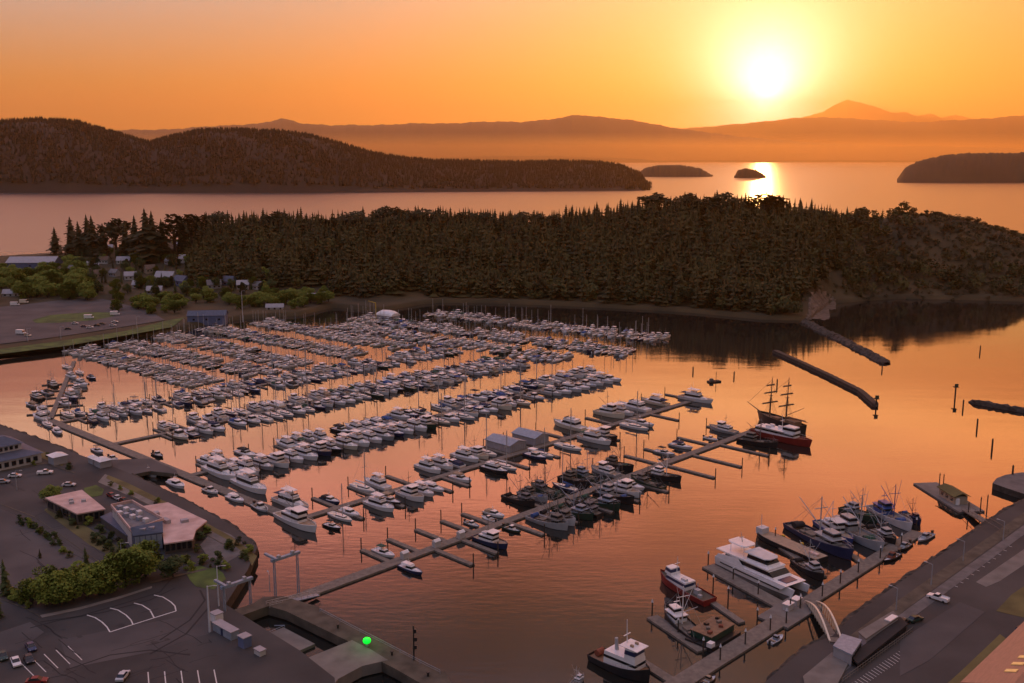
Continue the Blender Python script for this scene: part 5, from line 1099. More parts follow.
# cluster at the far left end of the headwalk
gd = Dock('cluster_dock', 'dock of the boat cluster at the far left end of the basin', at(50, 421), at(74, 362), 2.2, 'left cluster dock'); DK['G'] = gd
for k in range(5): gd.finger(10 + k * 16, 1, 11, 1.0); gd.finger(14 + k * 16, -1, 10, 1.0)
for i, (px, py, kind, Ln, hc, cv) in enumerate([(66, 366, 'sail', 11, 'white', 'blue'), (72, 376, 'yacht', 12, 'white', None), (80, 372, 'sail', 11, 'white', 'white'), (92, 377, 'cruiser', 9, 'navy', 'navy'), (82, 384, 'yacht', 13, 'white', None), (77, 390, 'trawler', 12, 'white', None), (72, 397, 'yacht', 14, 'navy', None), (66, 403, 'cruiser', 11, 'white', 'white'),
                                             (52, 384, 'fish', 12, 'black', 'black'), (46, 392, 'cruiser', 10, 'grey', 'black'), (36, 397, 'trawler', 11, 'black', None), (31, 404, 'cruiser', 10, 'grey', 'tan'), (42, 410, 'yacht', 12, 'white', None), (40, 417, 'yacht', 13, 'white', None), (48, 424, 'sail', 12, 'light grey', 'white'), (58, 431, 'cruiser', 10, 'light grey', 'white')]):
    x, y = at(px, py, .8); v = Vector((x, y)) - gd.a; s = 1 if v.dot(gd.n) > 0 else -1
    o, hc, cv = boat(kind, x, y, R(-48 if s > 0 else 140) + rng.uniform(-.1, .1), Ln, hc, cv); SLOTS.setdefault(('G', s), []).append((v.dot(gd.d), o, kind, hc, cv))

# ------------------------------------------------------------------ tall ship and its neighbours
def by_px(stern, bow): a, b_ = Vector(at(*stern, .6)), Vector(at(*bow, .6)); c_ = (a + b_) / 2; d = b_ - a; return c_, math.atan2(d.y, d.x), d.length
c_, rz, Ln = by_px((801, 432), (758, 418)); Ln = 28
t = thing('tall_ship', 'two-masted tall ship with bare yards at the outer end of the nearest long dock', 'ship', (c_.x, c_.y, 0), rz)
hull_mb(Ln, 6.5, 4.2, 3.6, 1.2, .8, 2.4, .1, 13, deckz=.9).build('hull', [MT['black'], MT['teak']], t)
b = MB(); b.tube((Ln * .42, 0, 3.9), (Ln * .42 + 9, 0, 6.6), .28, .12, 8); b.build('bowsprit', MT['teak'], t)
b = MB(); b.box((-Ln * .30, 0, 3.6), (6, 4.2, 2.0)); b.box((Ln * .05, 0, 3.2), (4, 2.6, 1.2)); b.build('deckhouse', MT['teak'], t)
for x_, h_ in ((Ln * .22, 21), (-Ln * .14, 23)):
    m = MB(); m.tube((x_, 0, 2), (x_ - .5, 0, h_ * .62), .42, .32, 8); m.tube((x_ - .5, .1, h_ * .58), (x_ - .8, 0, h_), .26, .14, 6); m.box((x_ - .5, 0, h_ * .6), (.9, 1.6, .15)); mo = m.build('mast', MT['teak'], t)
    for z_, w_ in ((.44, 9.5), (.66, 7.5), (.82, 5)):
        y_ = MB(); y_.tube((x_ + .1, -w_ / 2, h_ * z_), (x_ + .1, w_ / 2, h_ * z_), .2, .15, 6); y_.tube((x_ + .1, -w_ * .44, h_ * z_ + .28), (x_ + .1, w_ * .44, h_ * z_ + .28), .3, .3, 6); y_.build('yard', MT['teak'], mo)
    rg = MB()
    for s in (-1, 1):
        for k in (-1.2, 0, 1.2): rg.tube((x_ - .5 + k, s * 3.1, 3.6), (x_ - .5, 0, h_ * .6), .06, n=3)
        rg.tube((x_ - 1, s * 2, h_ * .62), (x_ - .8, 0, h_ * .95), .05, n=3)
    rg.tube((x_ - .7, 0, h_ * .95), (Ln * .42 + 8.5 if x_ > 0 else Ln * .2, 0, 6.4 if x_ > 0 else h_ * .6), .06, n=3); rg.build('rigging', MT['black'], mo)
b = MB(); b.tube((-Ln * .16, 0, 6.0), (-Ln * .52, 0, 11.5), .18, .1, 6); b.build('gaff', MT['teak'], t)
b = MB(); b.tube((-Ln * .16, 0, 5.0), (-Ln * .60, 0, 5.6), .22, .12, 6); b.tube((-Ln * .18, 0, 5.4), (-Ln * .56, 0, 5.95), .3, .2, 6); b.build('boom', MT['teak'], t)
c_, rz, Ln = Vector(at(782, 439, .6)), R(-50), 29.0
t = thing('red_workboat', 'red-hulled workboat with a white upper works lying in front of the tall ship', 'workboat', (c_.x, c_.y, 0), rz)
hull_mb(Ln, 6.8, 3.4, 2.4, 1.2, .9, 3.0, .06, 13, deckz=.5).build('hull', [MT['red'], MT['rust']], t)
b = MB(); A_ = (-12, 7, 2.7, 1.9, 4.5, .4, .2, .96, .9); frust(b, *A_); Wq = (1.5, 7.5, 2.3, 4.5, 6.9, .5, .2, .95, .85); frust(b, *Wq); b.box((-4, 0, 4.6), (13, 6, .15)); co = b.build('deckhouse', MT['white'], t)
g = MB(); band(g, *A_, .5, .8); band(g, *Wq, .4, .82); g.build('window_band', MT['glass'], co)
b = MB(); b.tube((0, 0, 4.5), (-.4, 0, 11), .16, .08, 6); b.box((-.2, 0, 8.6), (.2, 2.6, .15)); b.build('mast', MT['white'], t)
for k, (x_, y_) in enumerate(((-6, 1.4), (-6, -1.4), (-2, 1.5))):
    b = MB(); b.box((x_, y_, 5.2), (2.0, .9, .9)); b.build('deck_locker', MT['white'], t)
rail_mb(Ln, 6.6, 3.4, 2.4, .5, .9).build('bow_rail', MT['white'], t)

# ------------------------------------------------------------------ right commercial docks
def slabdock(name, label, segs, cat='dock'):
    a = Vector(at(*segs[0][0])); t = thing(name, label, cat, (a.x, a.y, 0))
    for i, (p0, p1, wd, nm) in enumerate(segs):
        mb = MB(); q0, q1 = Vector(at(*p0)) - a, Vector(at(*p1)) - a; plank(mb, q0, q1, wd, -.35, DZ - .004 * i); mb.build(nm, MT['concrete'] if nm == 'platform' else MT['wood'], t)
    return t
slabdock('commercial_dock', 'broad floating dock with long fingers on the right, holding the ferry and fishing boats', [((655, 700), (784, 619), 5.0, 'walkway'), ((772, 624), (806, 603), 9.0, 'platform'), ((800, 608), (918, 533), 4.2, 'walkway'),
    ((640, 662), (684, 690), 2.6, 'finger'), ((652, 618), (703, 652), 3.4, 'finger'), ((690, 588), (742, 624), 2.0, 'finger'), ((708, 567), (783, 608), 4.4, 'finger'), ((772, 541), (823, 578), 2.4, 'finger'), ((818, 536), (862, 563), 2.4, 'finger'), ((852, 520), (886, 545), 2.4, 'finger')])
RPH = 'piles of the right commercial docks'
for px, py in [(652, 616), (678, 634), (703, 655), (708, 566), (733, 581), (758, 596), (713, 590), (728, 602), (640, 661), (770, 632), (745, 646), (720, 662), (790, 612), (822, 598), (840, 585), (858, 574), (880, 560), (901, 547), (916, 531), (775, 541), (820, 536), (853, 519), (800, 610), (786, 625), (757, 624)]:
    x, y = at(px, py); o = inst('mooring_pile', PILE); o.location = (x, y, 0); o.scale = (1, 1, 1.25); tag(o, 'tall white-capped pile beside the right commercial docks', 'pile', RPH)
    cp = MB(); 
CAPM = MB(); CAPM.tube((0, 0, 3.1), (0, 0, 3.75), .34, .06, 8); CAPM = CAPM.mesh('pile_cap', MT['lightgrey'])
for o in [o for o in COL.objects if o.get('group') == RPH]: inst('pile_cap', CAPM, o)
# the ferry
FA = R(-59)
c_ = Vector(at(762, 575, .8)); t = thing('catamaran_ferry', 'large white catamaran ferry with stepped roofs, the biggest vessel on the right', 'ferry', (c_.x, c_.y, 0), R(-57)); t.scale = (.94,) * 3
b = MB()
for s in (-1, 1):
    h_ = hull_mb(31, 2.9, 2.6, 2.2, 1.2, .9, 2.0, .06, 12, deckz=.05); b.add([(v[0], v[1] + s * 3.2, v[2]) for v in h_.v], h_.f, 0)
b.hexa([(-15, -4.6, 1.5), (11.5, -4.5, 1.7), (11.5, 4.5, 1.7), (-15, 4.6, 1.5)], [(-15.3, -4.7, 2.75), (13, -4.3, 3.0), (13, 4.3, 3.0), (-15.3, 4.7, 2.75)])
b.build('hull', MT['white'], t)
b = MB(); b.box((-1, 4.72, 1.5), (24, .08, .35)); b.box((-1, -4.72, 1.5), (24, .08, .35)); b.build('fender_strip', MT['black'], t)
A_ = (-11.5, 8.6, 4.3, 2.8, 5.1, 3.6, .2, .93, .86); b = MB(); frust(b, *A_); co = b.build('passenger_cabin', MT['white'], t)
g = MB(); band(g, *A_, .32, .78, .05); g.build('window_band', MT['glass'], co)
b = MB(); b.hexa([(-15, -4.5, 5.1), (5.6, -3.9, 5.15), (5.6, 3.9, 5.15), (-15, 4.5, 5.1)], [(-15, -4.5, 5.35), (5.2, -3.7, 5.45), (5.2, 3.7, 5.45), (-15, 4.5, 5.35)]); b.build('upper_deck', MT['white'], t)
Wq = (-3.6, 4.9, 3.2, 5.4, 7.4, 2.2, .5, .9, .8); b = MB(); frust(b, *Wq); wo_ = b.build('wheelhouse', MT['white'], t); g = MB(); band(g, *Wq, .30, .85, .05); g.build('wheelhouse_window', MT['glass'], wo_)
b = MB(); b.loft([[(x_ + 0, y_ * k, z_) for x_, y_ in ((-4.6, -3.3), (3.2, -2.9), (4.4, -1.6), (4.4, 1.6), (3.2, 2.9), (-4.6, 3.3))] for z_, k in ((7.4, 1.0), (7.65, .95))]); b.build('wheelhouse_roof', MT['lightgrey'], t)
b = MB(); b.loft([[(x_, y_ * k, z_) for x_, y_ in ((-12.2, -2.2), (-11, -3.0), (-6.0, -2.9), (-4.9, -1.8), (-4.9, 1.8), (-6.0, 2.9), (-11, 3.0), (-12.2, 2.2))] for z_, k in ((8.3, 1.0), (8.6, .93))])
for x_ in (-11, -5.6):
    for y_ in (-2.3, 2.3): b.tube((x_, y_, 5.4), (x_, y_, 8.4), .1, n=5)
ro = b.build('sun_roof', MT['white'], t)
b = MB(); b.tube((-8.5, 0, 8.6), (-9.2, 0, 11.6), .14, .06, 6); b.box((-8.8, 0, 10.0), (.3, 1.8, .12)); b.build('mast', MT['alu'], ro)
b = MB(); b.hexa([(8.4, -2.6, 3.0), (11.6, -2.4, 3.03), (11.6, 2.4, 3.03), (8.4, 2.6, 3.0)], [(8.4, -2.5, 3.12), (11.5, -2.3, 3.14), (11.5, 2.3, 3.14), (8.4, 2.5, 3.12)]); b.build('foredeck_panel', MT['navy'], t)
for s in (-1, 1):
    b = MB(); b.hexa([(-15, s * 4.55 - .07, 2.75), (-3, s * 4.45 - .07, 2.8), (-3, s * 4.45 + .07, 2.8), (-15, s * 4.55 + .07, 2.75)], [(-14, s * 4.5 - .07, 4.0), (-6, s * 4.4 - .07, 5.1), (-6, s * 4.4 + .07, 5.1), (-14, s * 4.5 + .07, 4.0)]); b.build('side_bulwark', MT['white'], t)
# white and black tug at the bottom
c_, rz, Ln = by_px((594, 655), (650, 680))
t = thing('tug', 'black-hulled tug with a white two-storey deckhouse at the bottom edge', 'tug', (c_.x, c_.y, 0), rz)
hull_mb(Ln, 6.6, 3.2, 1.8, 1.2, .8, 3.4, .03, 13, deckz=.6).build('hull', [MT['black'], MT['teak']], t)
b = MB(); A_ = (-3.5, Ln * .34, 2.4, 1.5, 4.6, .3, .2, .97, .85); frust(b, *A_); Wq = (2.4, Ln * .32, 2.2, 4.6, 7.2, .4, .2, .95, .85); frust(b, *Wq); b.box((Ln * .21, 0, 7.27), (5.2, 4.4, .16)); co = b.build('deckhouse', MT['white'], t)
g = MB(); band(g, *Wq, .42, .80, .05); g.build('window_band', MT['navy'], co); g = MB(); band(g, *A_, .50, .70, .04); g.build('window_band', MT['glass'], co)
b = MB(); b.tube((1.6, 0, 4.6), (1.4, 0, 13), .16, .08, 6); b.box((1.5, 0, 9.4), (.25, 2.4, .15)); b.build('mast', MT['white'], t)
b = MB(); b.tube((-1.4, 0, 4.5), (-1.6, 0, 7.4), .5, .4, 8); b.build('funnel', MT['grey'], t)
b = MB(); b.tube((-6.5, -1.1, 2.1), (-6.5, 1.1, 2.1), .8, .8, 10); b.build('tow_winch', MT['rust'], t); rail_mb(Ln, 6.4, 3.2, 1.8, .55, .8).build('bow_rail', MT['grey'], t)
b = MB()
for y_ in (-.9, .9): b.box((Ln * .22, y_, 7.6), (.8, .5, .5))
b.build('roof_gear', MT['canvas_tan'], t)
# red hulled workboat, bow up left
c_, rz, Ln = by_px((710, 603), (660, 577))
t = thing('dark_red_workboat', 'dark red workboat with a white house forward, below the ferry finger', 'workboat', (c_.x, c_.y, 0), rz)
hull_mb(Ln, 5.6, 3.0, 1.7, 1, .92, 2.8, .06, 12, deckz=.45).build('hull', [MT['red'], MT['concrete_dark']], t)
b = MB(); A_ = (-Ln * .12, Ln * .30, 2.0, 1.5, 3.7, .5, .1, .95, .8); frust(b, *A_); Wq = (Ln * .18, Ln * .33, 1.7, 3.7, 5.6, .4, .3, .92, .8); frust(b, *Wq); co = b.build('deckhouse', MT['white'], t)
g = MB(); band(g, *A_, .45, .8); band(g, *Wq, .4, .84); g.build('window_band', MT['navy'], co)
b = MB(); b.tube((Ln * .16, 0, 3.7), (Ln * .15, 0, 9.2), .12, .06, 6); b.box((Ln * .155, 0, 7.2), (.2, 1.8, .12)); b.build('mast', MT['white'], t)
b = MB(); b.box((Ln * -.04, .8, 4.0), (1.8, 1.0, .7)); b.build('life_raft', MT['lightgrey'], t)
b = MB(); b.box((-Ln * .26, 0, 1.9), (1.6, 1.4, 1.5)); b.tube((-Ln * .2, -1.2, 1.4), (-Ln * .2, -1.2, 3.8), .1, n=5); b.box((-Ln * .36, 1.0, 1.6), (1.1, .9, 1)); b.build('deck_gear', MT['grey'], t)
pxboat('fish', (703, 642), (664, 612), 'black', 'green', 0, 'white', 'small black-hulled boat with a white house between finger and barge')
c_ = Vector(at(713, 637, .5)); t = thing('box_barge', 'square dark barge with a tan deck box, inside the right commercial dock', 'barge', (c_.x, c_.y, 0), R(45))
b = MB(); b.box((0, 0, .4), (12.5, 8, 1.3)); b.build('hull', MT['black'], t); b = MB(); b.box((.6, .6, 1.95), (10, 6, 1.6)); b.build('deck_box', MT['green'], t); b = MB(); b.box((.6, .6, 2.83), (10.3, 6.3, .16)); b.build('top_deck', MT['teak'], t)
for k in range(6): g_ = MB(); g_.box((-3 + k * 1.6, .6 + (k % 3 - 1) * 1.6, 3.2), (1.1, .9, .6), 0, k * .7); g_.build('deck_crate', MT[('rust', 'wood', 'black')[k % 3]], t)
b = MB(); b.box((-5.8, -3.2, 1.8), (1.6, 1.4, 1.1)); b.build('locker', MT['white'], t)
# row of vessels above the ferry
c_, rz, Ln = by_px((822, 561), (756, 533)); Ln = min(Ln, 27)
t = thing('deck_barge', 'long barge with a pale tan working deck beside the ferry', 'barge', (c_.x, c_.y, 0), rz)
hull_mb(Ln, 6.0, 1.9, 1.6, .8, .95, 5, .03, 10, deckz=.05).build('hull', [MT['black'], MT['tan']], t)
b = MB(); b.box((Ln * .40, 0, 2.5), (2.6, 3, 2)); b.tube((Ln * .42, 0, 3), (Ln * .42, 0, 7.5), .12, .07, 6); b.build('wheelhouse', MT['lightgrey'], t)
for x_ in (-Ln * .1, Ln * .18): b = MB(); b.box((x_, -3.2, 1.3), (1.0, .5, 1.5)); b.build('fender', MT['yellow'], t)
b = MB(); b.box((-Ln * .38, 0, 1.9), (3.4, 1.2, .5)); b.build('ramp_beam', MT['roof_pink'], t)
pxboat('fish', (795, 560), (824, 580), 'black', 'black', 1, 'grey', 'low dark boat wedged between the ferry bow and the deck barge')
pxboat('fish', (790, 525), (853, 560), 'navy', 'black', 1, 'grey', 'largest dark fishing vessel with a flared blue bow, right of the deck barge')
pxboat('trawler', (818, 522), (853, 545), 'blue', None, 0, 'lightgrey', 'blue-hulled boat with a pale wheelhouse alongside the flared blue bow')
pxboat('fish', (832, 521), (884, 552), 'grey', 'green', 2, 'grey', 'grey fishing boat with its house aft, in the middle of the commercial row')
pxboat('fish', (842, 508), (878, 522), 'dark green', 'green', 2, 'steel', 'dark seiner with a raised boom, farthest up the commercial dock')
pxboat('fish', (866, 527), (896, 545), 'black', 'black', 1, 'grey', 'small dark boat between the grey fishing boat and the blue seiner')
pxboat('fish', (872, 507), (912, 531), 'light grey', 'blue', 2, 'blue', 'seiner with a blue house and blue net pile near the dock end')
pxboat('fish', (902, 512), (921, 524), 'navy', 'blue', 0, 'navy', 'small navy boat off the stern of the blue seiner')
pxboat('skiff', (899, 552), (884, 561), 'black', 'tan', None, 'rust', 'beamy dark skiff with a rust-red deck on the shore side of the dock')
pxboat('skiff', (910, 542), (898, 550), 'black', None, None, 'grey', 'dark open skiff between the rust-decked one and the dock end')
pxboat('skiff', (932, 533), (918, 541), 'grey', None, None, 'grey', 'grey skiff lying at the outermost corner of the commercial dock')
pxboat('skiff', (770, 642), (783, 634), 'light grey', 'blue', None, 'steel', 'small pale blue launch at the platform below the ferry')
pxboat('skiff', (702, 683), (716, 674), 'black', None, None, 'tan', 'dark skiff with a tan console at the bottom of the commercial dock')
pxboat('fish', (568, 688), (584, 676), 'grey', 'black', 0, 'lightgrey', 'boat cut by the bottom edge left of the tug')
for q, lab in (((788, 611), 'left of the two pink-white utility boxes on the dock platform'), ((796, 606), 'right of the two pink-white utility boxes on the dock platform')):
    x, y = at(*q); t = thing('utility_box', lab, 'utility box', (x, y, DZ), R(45)); b = MB(); b.box((0, 0, .8), (2.6, 1.8, 1.6)); b.build('cabinet', MT['wall_white'], t); b = MB(); b.box((0, 0, 1.68), (2.9, 2.1, .16)); b.build('lid', MT['white'], t)
for px, py, dk in ((396, 556, 'A'), (419, 541, 'A'), (458, 538, 'A')):
    D = DK['A']; x, y = D.pt((Vector(at(px, py)) - D.a).dot(D.d), 0); t = thing('dock_cabinet', 'small white cabinet on the ' + ('inner end of the nearest long dock' if px == 396 else 'second finger joint of the nearest long dock' if px == 419 else 'middle of the nearest long dock'), 'cabinet', (x, y, DZ), A1); b = MB(); b.box((0, 0, .9), (2.2, 1.6, 1.8)); b.build('body', MT['wall_white'], t); b = MB(); b.hexa([(-1.2, -.9, 1.8), (1.2, -.9, 1.8), (1.2, .9, 1.8), (-1.2, .9, 1.8)], [(-1.2, -.1, 2.4), (1.2, -.1, 2.4), (1.2, .1, 2.4), (-1.2, .1, 2.4)]); b.build('lid', MT['white'], t)

# boats at the docks get their own descriptions
for (dk, side), lst in SLOTS.items():
    lst.sort(key=lambda q: -q[0]); D = DK[dk]
    for i, (tt, o, kind, hc, cv) in enumerate(lst):
        sd = ('near side' if side > 0 else 'far side') if dk != 'G' else ('right side' if side > 0 else 'left side')
        tail = 'outermost' if i == 0 else ('innermost' if i == len(lst) - 1 else ordw(i + 1) + ' from outer end')
        o['label'] = f'{lab_boat(kind, hc, cv)}, {tail}, {sd}, {D.phrase}'
        o['group'] = 'boats moored along the ' + D.phrase

# ------------------------------------------------------------------ piers, gangways, frames
def pier(name, label, px, z0, z1, m, mtop=None, cat='pier', piles_=()):
    poly = P(px, z1); a = poly[0]; t = thing(name, label, cat, (a[0], a[1], 0)); b = MB(); b.prism([(p[0] - a[0], p[1] - a[1]) for p in poly], z0, z1, 0, 1); b.build('deck', [m, mtop or m], t)
    for q in piles_:
        x, y = at(*q, z1); p = MB(); p.tube((x - a[0], y - a[1], -3), (x - a[0], y - a[1], z0 + .01), .3, n=8); p.build('support_pile', MT['pile'], t)
    return t
pier('promenade_pier', 'low concrete pier head linking the seawall to the floating headwalk', [(84, 468), (108, 460), (128, 459), (150, 458.5), (176, 470), (178, 474), (150, 471), (120, 477)], 1.2, 2.6, MT['concrete_dark'], MT['asphalt2'], piles_=[(148, 466), (160, 470), (172, 473)])
pier('haul_out_pier', 'concrete haul-out pier framing a dark boat basin at the bottom', [(252, 604), (263, 597), (283, 596), (316, 606), (332, 614), (446, 673), (456, 692), (436, 692), (394, 668), (366, 654), (348, 641), (286, 611), (268, 606), (240, 616), (230, 611)], .4, 2.9, MT['concrete_dark'], MT['concrete_dark'], piles_=[(440, 677), (430, 671), (330, 614), (318, 608)])
b = MB(); b.prism(P([(297, 662), (352, 640), (372, 650), (388, 660), (362, 666), (338, 679), (322, 700), (284, 700), (284, 670)], 2.96), .3, 2.96); structure(b.build('crossing_slab', MT['concrete']))
x, y = at(290, 642); t = thing('work_float', 'grey work float resting inside the dark haul-out basin', 'float', (x, y, 0), R(-42)); b = MB(); b.box((0, 0, .3), (13, 5.4, .9)); b.build('deck', MT['concrete'], t)
b = MB()
for s in (-1, 1):
    b.tube((-5.5, s * 2.4, .75), (-5.5, s * 2.4, 1.7), .06, n=5)
b.tube((-5.5, -2.4, 1.7), (-5.5, 2.4, 1.7), .06, n=5); b.tube((-5.5, -2.4, 1.7), (-8.5, -1.4, 1.0), .1, n=5); b.tube((-5.5, 2.4, 1.7), (-8.5, 1.4, 1.0), .1, n=5); b.build('loading_frame', MT['steel'], t)
def frame(px, py, w, h, rz, label, arm=0.0):
    x, y = at(px, py, GZ); t = thing('hoist_frame', label, 'hoist frame', (x, y, .5), rz)
    for s in (-1, 1):
        l = MB()
        for dx in (-.45, .45): l.tube((dx, s * w / 2, -1), (dx * .8, s * w / 2, h), .16, .14, 6)
        for k in range(int(h / 1.5)): l.tube((-.43, s * w / 2, .3 + k * 1.5), (.41, s * w / 2, 1.6 + k * 1.5), .06, n=4)
        l.build('leg', MT['steel'], t)
    b = MB(); b.box((0, 0, h + .3), (1.0, w + 1.6, .7)); b.build('top_beam', MT['steel'], t)
    b = MB(); b.box((-arm / 2 if arm else 0, -w / 2, h + .9), (abs(arm) + 2.6, .7, .55)); b.build('cross_arm', MT['steel'], t)
    for s in (-1, 1): m = MB(); m.box((0, s * w * .3, h + .95), (.9, .8, .7)); m.build('winch', MT['grey'], t)
frame(287, 589, 7.2, 11.5, R(-44), 'tall blue-grey hoist frame over the gangway at the inner end of the nearest dock', 3)
frame(238, 606, 7.5, 8.6, R(-44), 'lower hoist frame behind the first one, beside the grass verge', 3)
# trestle gangway along the approach float
t = thing('gangway', 'railed steel gangway sloping down onto the approach float of the nearest dock', 'gangway', (*at(268, 607, 2.5), 0)); a0 = Vector(at(268, 607, 2.5)); a1 = Vector(at(318, 594, 1)) - a0
b = MB(); d = a1.normalized(); n_ = Vector((-d.y, d.x)) * .9; b.hexa([(*(-n_), 2.5), (*(a1 - n_), .7), (*(a1 + n_), .7), (*n_, 2.5)], [(*(-n_), 2.75), (*(a1 - n_), .95), (*(a1 + n_), .95), (*n_, 2.75)]); b.build('deck', MT['steel'], t)
for s in (-1, 1):
    r_ = MB(); r_.tube((*(n_ * s), 3.8), (*(a1 + n_ * s), 2.0), .06, n=4); r_.tube((*(n_ * s), 3.3), (*(a1 + n_ * s), 1.5), .05, n=4)
    for k in range(9): q = a1 * k / 8 + n_ * s; zz = 2.6 - 1.8 * k / 8; r_.tube((*q, zz), (*q, zz + 1.2), .05, n=4)
    r_.build('railing', MT['alu'], t)
for k, (px, py, lab) in enumerate([(338, 628, 'bollard at the bend of the haul-out pier edge'), (392, 655, 'bollard midway along the outer edge of the haul-out pier'), (428, 676, 'bollard near the tip of the haul-out pier')]):
    x, y = at(px, py, 2.9); b = MB(); b.tube((0, 0, 0), (0, 0, .8), .28, .22, 8); b.tube((0, 0, .8), (0, 0, 1.0), .4, .36, 8); tag(b.build('bollard', MT['black'], loc=(x, y, 2.9)), lab, 'bollard')
t = thing('pier_railing', 'low grey railing along the outer edge of the haul-out pier', 'railing', (0, 0, 2.9)); q_ = P([(320, 612), (340, 622.5), (360, 633), (380, 643), (400, 653.5), (420, 664), (440, 674)], 2.9); b = MB()
for a_, b2_ in zip(q_, q_[1:]): b.tube((*a_, 1.0), (*b2_, 1.0), .05, n=4); b.tube((*a_, .5), (*b2_, .5), .04, n=4)
b.build('rail', MT['steel'], t)
for a_ in q_: p_ = MB(); p_.tube((*a_, 0), (*a_, 1.05), .06, n=5); p_.build('post', MT['steel'], t)
# sheds beside the basin
for px, py, w, d_, h, m, lab in [(226, 634, 8, 2.2, 2.0, 'steel', 'long pale shed along the landward edge of the basin'), (245, 646, 2.4, 2.2, 2.6, 'wall_blue', 'blue hut beside the landward edge of the basin'), (260, 654, 2.4, 1.6, 1.2, 'wall_white', 'small white-lidded box beyond the blue hut'), (217, 621, 2.4, 2.2, 2.2, 'white', 'white tank beside the lamp mast by the basin')]:
    x, y = at(px, py, GZ); t = thing('shed', lab, 'shed', (x, y, GZ), R(-42)); b = MB(); b.box((0, 0, h / 2), (w, d_, h)); b.build('wall', MT[m], t); b = MB(); b.box((0, 0, h + .1), (w + .3, d_ + .3, .2)); b.build('roof', MT['roof_light'] if m != 'lightgrey' else MT['steel'], t)
    if w > 3: dd = MB(); dd.box((0, -d_ / 2 - .03, 1), (.9, .06, 2)); dd.build('door', MT['navy'], t)
# masts and lamps
def lamp(px, py, h, label, z=GZ, arm=1.6, m='alu', rz=0, rad=.14):
    x, y = at(px, py, z); t = thing('street_lamp', label, 'street lamp', (x, y, z), rz); b = MB(); b.tube((0, 0, 0), (0, 0, h), rad, rad * .6, 7); b.build('post', MT[m], t)
    b = MB(); b.tube((0, 0, h - .1), (arm, 0, h + .15), .06, n=5); b.build('arm', MT[m], t); b = MB(); b.box((arm + .3, 0, h + .12), (.9, .35, .16)); b.build('lamp_head', MT['grey'], t)
lamp(210, 632, 12, 'tall pale lamp mast at the landward corner of the basin', rad=.3, m='lightgrey'); lamp(219, 606, 11, 'pale mast beside the lower hoist frame', m='lightgrey', rad=.2)
for px, py, lab in [(931, 585, 'lamp post on the quay edge above the white pickup'), (963, 561, 'lamp post farther along the quay edge toward the fuel pier'), (896, 610, 'lamp post on the quay edge nearest the arched gangway'), (1003, 540, 'lamp post by the root of the fuel pier')]: lamp(px, py, 6, lab, m='grey', rz=R(135))
lamp(243, 322, 22, 'tall floodlight mast on the shore by the blue workshop', 3, m='lightgrey', rad=.22); lamp(122, 563, 6, 'lamp post at the road bend above the green tree row', m='grey'); lamp(17, 490, 7, 'lamp post in the lot before the slate-roofed building', m='grey'); lamp(270, 592, 5, 'short lamp post behind the hoist frame', m='grey', rz=2)
for px, py, lab in [(28, 341, 'lamp post left on the shore lawn'), (61, 339, 'lamp post in the middle of the shore lawn'), (137, 328, 'lamp post at the right end of the shore lawn'), (323, 302, 'lamp post by the boat ramp road')]: lamp(px, py, 8, lab, 3.3, m='lightgrey')
x, y = at(376, 319, 1); t = thing('davit_crane', 'yellow davit crane standing by the white round-roofed boathouse', 'crane', (x, y, 0), R(160)); b = MB(); b.tube((0, 0, 0), (0, 0, 13), .35, .25, 7); b.build('post', MT['yellow'], t); b = MB(); b.tube((0, 0, 12.8), (6, 0, 14), .28, .16, 6); b.build('jib', MT['yellow'], t)
# arched gangway on the right
p0, p1 = Vector(at(811, 603, .6)), Vector(at(836, 643, 3)); d = p1 - p0; ln = d.length; rz = math.atan2(d.y, d.x)
t = thing('arched_gangway', 'gangway between two pale arched side trusses leading from the quay to the dock platform', 'gangway', (p0.x, p0.y, 0), rz)
b = MB(); b.hexa([(0, -1.2, .7), (ln, -1.2, 3.0), (ln, 1.2, 3.0), (0, 1.2, .7)], [(0, -1.2, .95), (ln, -1.2, 3.25), (ln, 1.2, 3.25), (0, 1.2, .95)]); b.build('deck', MT['wood'], t)
for s in (-1, 1):
    b = MB(); pr = None
    for k in range(13):
        f = k / 12; zb = .95 + 2.3 * f; zt = zb + .35 + 2.6 * math.sin(math.pi * f); q = Vector((ln * f, s * 1.45, zt))
        if pr: b.hexa([(pr.x, pr.y - .22, pr.z - .25), (q.x, q.y - .22, q.z - .25), (q.x, q.y + .22, q.z - .25), (pr.x, pr.y + .22, pr.z - .25)], [(pr.x, pr.y - .22, pr.z), (q.x, q.y - .22, q.z), (q.x, q.y + .22, q.z), (pr.x, pr.y + .22, pr.z)])
        b.tube((ln * f, s * 1.45, zb - .2), q, .07, n=4)
        if pr and k < 12: b.tube((pr.x, pr.y, pr.z - .1), (ln * f, s * 1.45, zb - .1), .05, n=4)
        pr = q
    b.build('arched_truss', MT['cream'], t)
